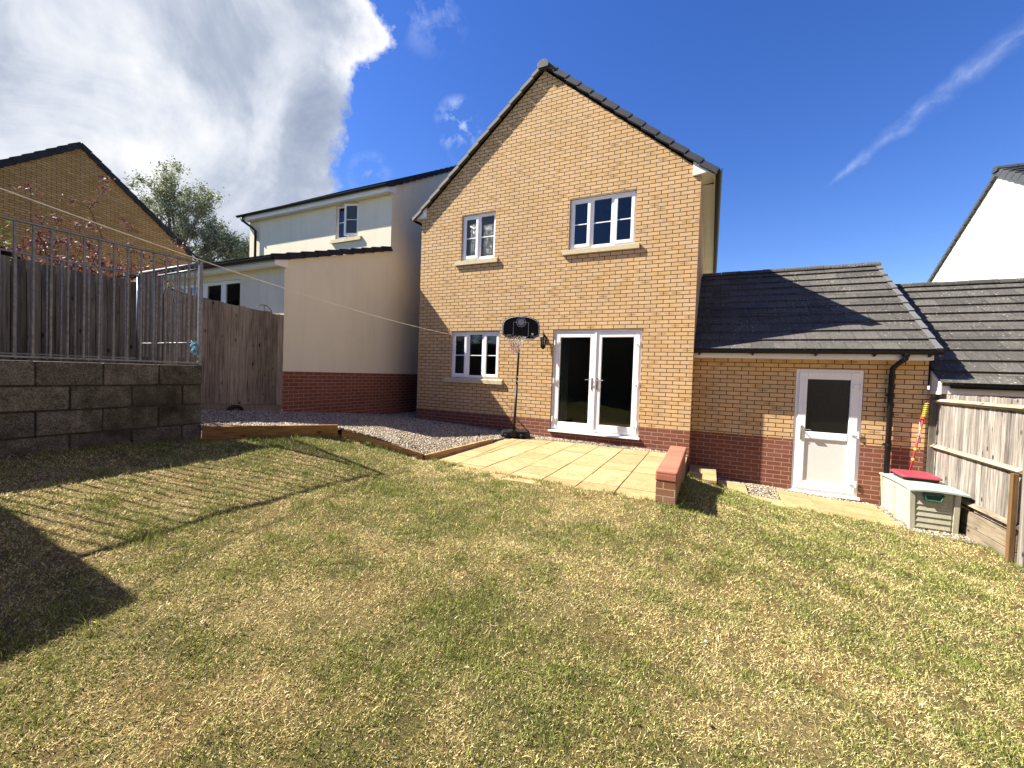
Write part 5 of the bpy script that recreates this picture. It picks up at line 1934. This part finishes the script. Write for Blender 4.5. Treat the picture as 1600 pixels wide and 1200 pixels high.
m_.build('upper_shell', m_red, rt_, bevel=.003)

# swing game pole
A_ = Vector((9.30, .26, -.42)); B_ = Vector((9.475, .30, .72))
pl = thing('game_pole', 'red plastic game pole with a yellow spiral top leaning in the corner', 'pole', tuple(A_))
m_ = MB(); m_.tube([A_, A_.lerp(B_, .76)], .014, 10); m_.build('shaft', m_red, pl, smooth=True)
m_ = MB()
for f in (.20, .34, .62):
    q = A_.lerp(B_, f); q2 = A_.lerp(B_, f + .03); m_.tube([q, q2], .019, 10)
m_.build('collar', m_yel, pl)
q = A_.lerp(B_, .76); q2 = A_.lerp(B_, .79)
m_ = MB(); m_.tube([q, q2], .034, 14); m_.tube([A_.lerp(B_, .985), A_.lerp(B_, 1.0)], .022, 12); m_.build('stop_ring', m_red, pl)
m_ = MB(); ax_ = (B_ - A_).normalized(); s1 = ax_.orthogonal().normalized(); s2_ = ax_.cross(s1)
m_.tube([A_.lerp(B_, .79 + .195 * t) + (s1 * math.cos(t * 44) + s2_ * math.sin(t * 44)) * .024 for t in np.linspace(0, 1, 120)], .0055, 6)
m_.tube([A_.lerp(B_, .79), A_.lerp(B_, .985)], .011, 8)
m_.build('spiral', m_yel, pl)
m_ = MB(); q = A_.lerp(B_, .55)
m_.tube([q + Vector((-.05, -.02, .01)), q + Vector((0, -.02, 0)), q + Vector((.06, -.03, -.02)), q + Vector((.0, -.03, .015)), q + Vector((-.01, -.02, .2))], .003, 5)
m_.build('cord', m_rope, pl)

# washing line -------------------------------------------------------------
H0 = Vector((1.0, -.035, 1.79)); E0 = Vector((1.25, -8.3, 2.50))
pth = []
for i in range(41):
    t = i / 40
    p = H0.lerp(E0, t); p.z -= .55 * 4 * t * (1 - t) * .30
    pth.append(p)
m_ = MB(); m_.tube(pth, .006, 6)
tag(m_.build('washing_line', m_rope), 'thin pale washing line sagging from the house wall over the garden', 'washing line')
m_ = MB(); m_.tube([(1.0, .0, 1.80), (1.0, -.03, 1.80), (1.0, -.04, 1.775), (1.0, -.02, 1.765)], .005, 6)
m_.box(.985, 1.015, -.006, 0, 1.78, 1.82)
tag(m_.build('wall_hook', m_galv), 'small metal hook in the brick holding the washing line', 'hook')

# unseen greenery, house and fence, added to darken reflections and fill light
def added_hedge(x0, x1, y0, y1, z0, z1, label):
    t = thing('added_hedge', label, 'added_hedge', ((x0 + x1) / 2, (y0 + y1) / 2, z0))
    n = int((x1 - x0) * (z1 - z0) * 60)
    c = [(random.uniform(x0, x1), random.uniform(y0, y1), random.uniform(z0, z1 + random.uniform(-.5, .4))) for _ in range(n)]
    lc = leaf_cloud_later
    lc.append((c, t))
    core = MB(); core.box(x0 + .3, x1 - .3, y0 + .4, y1 - .3, z0, z1 - .5); core.build('branches', m_bark, t)


leaf_cloud_later = []
added_hedge(-2.0, 13.0, -14.6, -13.4, -1.2, 4.2, 'unseen tall evergreen screen added behind the viewpoint to darken reflections and fill light')
added_hedge(-10.2, -8.6, -10.0, -5.6, -1.2, 5.6, 'unseen dense evergreen screen added on the left to darken window reflections')  # added so the extension glazing reflects something dark
unseen_house = thing('brick_house', 'unseen yellow brick house added on the right to darken the shaded faces', 'house', (19, -9, -1.4))  # added out of view to cut sky light on faces turned right
w = MB(); w.box(15, 23, -15, -3.5, 0, 5.0); w.prism([(15, -15, 5), (15, -3.5, 5), (15, -9.25, 9.4)], (8, 0, 0)); w.build('wall', m_ybrick, unseen_house)
w = MB(); w.box(15, 23, -15, -3.5, -1.4, 0); w.build('plinth', m_rbrick, unseen_house)
r_ = MB(); roof_slope(r_, 14.9, 23.1, (-15.3, 4.9), (-9.25, 9.55), 24); roof_slope(r_, 14.9, 23.1, (-3.2, 4.9), (-9.25, 9.55), 24); r_.build('roof', m_tile, unseen_house)
bf, u_, n_ = board_fence('timber_fence', 'unseen long board fence added along the right side towards the viewpoint', (9.66, -13.3), (9.66, -1.78), .84, .84, -1.1, -1.1, m_fence_r, .1)  # unseen continuation of the right fence, added with the screens above

# shed outside the frame that casts the corner shadow -----------------------
sh = thing('garden_shed', 'wooden garden shed beside the block wall', 'shed', (0, -10, 0))
m_ = MB(); m_.box(-1.2, 1.12, -12.5, -8.62, -.2, 2.55); m_.build('wall', m_shed, sh)
m_ = MB(); m_.box(-1.3, 1.17, -12.6, -7.97, 2.55, 2.63); m_.build('roof', m_tile_b, sh)

# ------------------------------------------------------------------ vegetation


def leaf_cloud(centres, spread, n, size, cols, name, parent, squash=(1, 1, .8)):
    """n leaves scattered about given centres"""
    C_ = np.array(centres, float)
    k = rng.integers(0, len(C_), n)
    d = rng.normal(0, 1, (n, 3)); d /= np.linalg.norm(d, axis=1)[:, None]
    rad = np.abs(rng.normal(0, 1, (n, 1))) ** .8 * spread
    P = C_[k] + d * rad * np.array(squash)
    a = rng.normal(0, 1, (n, 3)); a /= np.linalg.norm(a, axis=1)[:, None]
    b = np.cross(a, rng.normal(0, 1, (n, 3))); b /= np.linalg.norm(b, axis=1)[:, None]
    s = rng.uniform(.6, 1.3, (n, 1)) * size
    V = np.stack([P - a * s, P + b * s * .45, P + a * s, P - b * s * .45], 1).reshape(-1, 3)
    F = np.arange(n * 4).reshape(n, 4)
    cc = np.array(cols)[rng.integers(0, len(cols), n)] * rng.uniform(.7, 1.3, (n, 1))
    og = origin_of(parent)
    return npmesh(name, V - np.array(og), F, m_blade, np.repeat(cc, 4, axis=0), parent=parent)


def limb(mb, p, q, r0, r1, wob=.06, n=6):
    p, q = Vector(p), Vector(q)
    L = (q - p).length
    pts = [p.lerp(q, i / n) + Vector((random.gauss(0, 1), random.gauss(0, 1), random.gauss(0, .5))) * wob * L * (0 if i in (0,) else .4) for i in range(n + 1)]
    mb.tube(pts, [r0 + (r1 - r0) * i / n for i in range(n + 1)], 7)
    return pts


for c_, t_ in leaf_cloud_later:
    leaf_cloud(c_, .22, 30000, .06, [(.03, .06, .018), (.05, .085, .025), (.025, .045, .015)], 'foliage', t_)
CT = Vector((-16.9, 3.1, 0))
tree = thing('birch_tree', 'grey green birch tree rising behind the distant brick gable', 'tree', tuple(CT))
tb = MB()
tips = []
vr = Vector((.55, .83, 0)).normalized()      # across the view from the camera
trunk = limb(tb, CT + Vector((0, 0, -1.5)), CT + vr * (-.4) + Vector((0, 0, 9.2)), .22, .04, .02, 10)
blobs = [(-1.9, 9.3, .75), (-1.2, 9.9, .8), (-.4, 9.6, .85), (.35, 8.9, .85), (1.0, 8.2, .8), (-1.6, 8.3, .8), (-.6, 8.4, 1.0), (.2, 7.6, 1.0), (1.4, 7.3, .9), (2.1, 7.5, .6), (2.0, 6.6, .7), (-1.0, 7.2, .9), (.9, 6.4, .9), (-.1, 6.3, .9), (1.8, 5.7, .8), (.6, 5.3, .9), (-.6, 5.2, .8), (1.9, 4.8, .8), (2.7, 6.9, .35), (2.4, 6.0, .5), (-1.4, 6.2, .7), (0.2, 4.4, .8)]
blobs = [(max(a, -1.9) * .80 + .35, z - .25, r * .9) for a, z, r in blobs]
cent = []
for (a, z, r) in blobs:
    depth = random.uniform(-1.2, 1.2)
    c = CT + vr * a + Vector((-.83, .55, 0)) * depth + Vector((0, 0, z))
    base_i = min(len(trunk) - 2, max(2, int((z - 2.2) / 10.7 * len(trunk))))
    pp = limb(tb, trunk[base_i], c, .07, .015, .12, 6)
    for k in range(8):
        q = c + Vector((random.gauss(0, 1), random.gauss(0, 1), random.gauss(0, .8))) * r * .62
        limb(tb, pp[4], q, .018, .005, .12, 3)
        cent.append(tuple(q))
        cent.append(tuple(Vector(pp[5]).lerp(q, .6)))
tb.build('trunk', m_bark, tree)
leaf_cloud(cent, .30, 46000, .060, [(.20, .23, .12), (.29, .32, .19), (.12, .15, .07), (.42, .44, .34)], 'crown', tree, (1, 1, .9))

# purple leaved shrub behind the fence
ps = thing('purple_shrub', 'sparse shrub with purple red leaves rising behind the dark fence', 'shrub', (-2.4, -5.0, .3))
tb = MB(); cent = []; cent2 = []
stems = [(-5.0, 3.72), (-5.75, 3.30), (-4.45, 3.2), (-5.35, 2.95), (-4.75, 2.75), (-5.55, 2.6), (-5.9, 2.65), (-4.2, 2.6), (-5.15, 2.55), (-4.95, 2.5), (-6.15, 2.45), (-4.05, 3.05), (-6.4, 2.75)]
for i, (y, z) in enumerate(stems):
    b0 = Vector((-2.4 + random.uniform(-.15, .15), -5.1 + (y + 5.1) * .45, .3))
    q = Vector((-2.4 + random.uniform(-.25, .25), y, z))
    pts = limb(tb, b0, q, .018, .004, .05, 8)
    for k in range(4, 9):
        for r_ in range(2):
            e = Vector(pts[k]) + Vector((random.gauss(0, .10), random.gauss(0, .13), random.uniform(-.02, .14)))
            limb(tb, pts[k], e, .005, .002, .08, 3)
            (cent if k > 6 else cent2).append(tuple(e))
tb.build('stem', m_stem, ps)
pc_ = [(.13, .035, .04), (.18, .06, .055), (.08, .025, .03), (.22, .11, .09), (.22, .15, .13)]
leaf_cloud([c for c in cent], .08, 1900, .024, pc_, 'leaves', ps)
leaf_cloud([c for c in cent2 if c[2] < 2.8], .16, 9500, .027, pc_, 'leaves', ps)
gs = thing('green_shrub', 'bright green shrub at the left edge behind the fence', 'shrub', (-2.0, -6.3, .3))
tb = MB(); cc_ = []
for i in range(6):
    q = Vector((-2.0 + random.uniform(-.2, .2), -6.45 + random.uniform(-.35, .25), random.uniform(2.0, 2.62)))
    limb(tb, (-2.0, -6.4, .3), q, .015, .004, .05, 6); cc_.append(tuple(q))
tb.build('stem', m_stem, gs)
leaf_cloud(cc_, .16, 900, .03, [(.16, .24, .04), (.25, .33, .07), (.10, .16, .03)], 'leaves', gs)

# weed by the edging
wd = thing('weed', 'small green weed at the foot of the pale timber edging', 'weed', (2.42, -4.02, -.10))
leaf_cloud([(2.42, -4.03, -.07)], .035, 90, .02, [(.10, .16, .04), (.16, .24, .06)], 'leaves', wd)

# fallen leaves ------------------------------------------------------------
LV = [(2.38, -7.08, 'white', 'large pale leaf nearest the left edge of the lawn'), (2.39, -6.95, 'white', 'pale leaf next to the leftmost one, near the wall shadow'),
      (3.96, -7.26, 'yellow', 'pale yellow leaf lying in the corner shadow'), (4.29, -6.98, 'white', 'pale scrap of leaf just right of the corner shadow'),
      (4.46, -5.93, 'red', 'reddish leaf in the middle left of the lawn'), (5.44, -5.98, 'white', 'pale curled leaf near the lawn centre'),
      (5.36, -6.33, 'red', 'small orange red leaf in front of the pale curled one'), (7.56, -3.85, 'yellow', 'yellow leaf on the right of the lawn towards the fence'),
      (7.13, -4.39, 'red', 'orange leaf left of the yellow one on the right of the lawn'), (6.53, -6.11, 'brown', 'brown crumpled leaf at the bottom centre of the lawn'),
      (6.51, -5.53, 'white', 'tiny white petal above the brown crumpled leaf'), (7.26, -5.57, 'white', 'tiny white petal at the lower right of the lawn')]
LC = {'white': (.62, .58, .48), 'yellow': (.60, .55, .22), 'red': (.50, .13, .06), 'brown': (.50, .30, .10)}
lm = {k: plain('fallen_leaf_' + k, v, .8, 0, 30, .2) for k, v in LC.items()}
for i, (x, y, c, lab) in enumerate(LV):
    s_ = .022 if i in (0, 1) else .014
    z = float(lawn_h(np.array([x]), np.array([y]))[0]) + .016
    m_ = MB()
    a = random.uniform(0, 6)
    u = Vector((math.cos(a), math.sin(a), .15)) * s_; v = Vector((-math.sin(a), math.cos(a), .1)) * s_ * .5
    c0 = Vector((x, y, z))
    top_ = [c0 - u, c0 - u * .3 + v + Vector((0, 0, .006)), c0 + u * .4 + v * .8 + Vector((0, 0, .008)), c0 + u, c0 + u * .3 - v, c0 - u * .4 - v * .8]
    m_.prism([tuple(p) for p in top_], (0, 0, .0015))
    tag(m_.build('fallen_leaf', lm[c]), lab, 'leaf', 'fallen leaves and petals on the lawn')
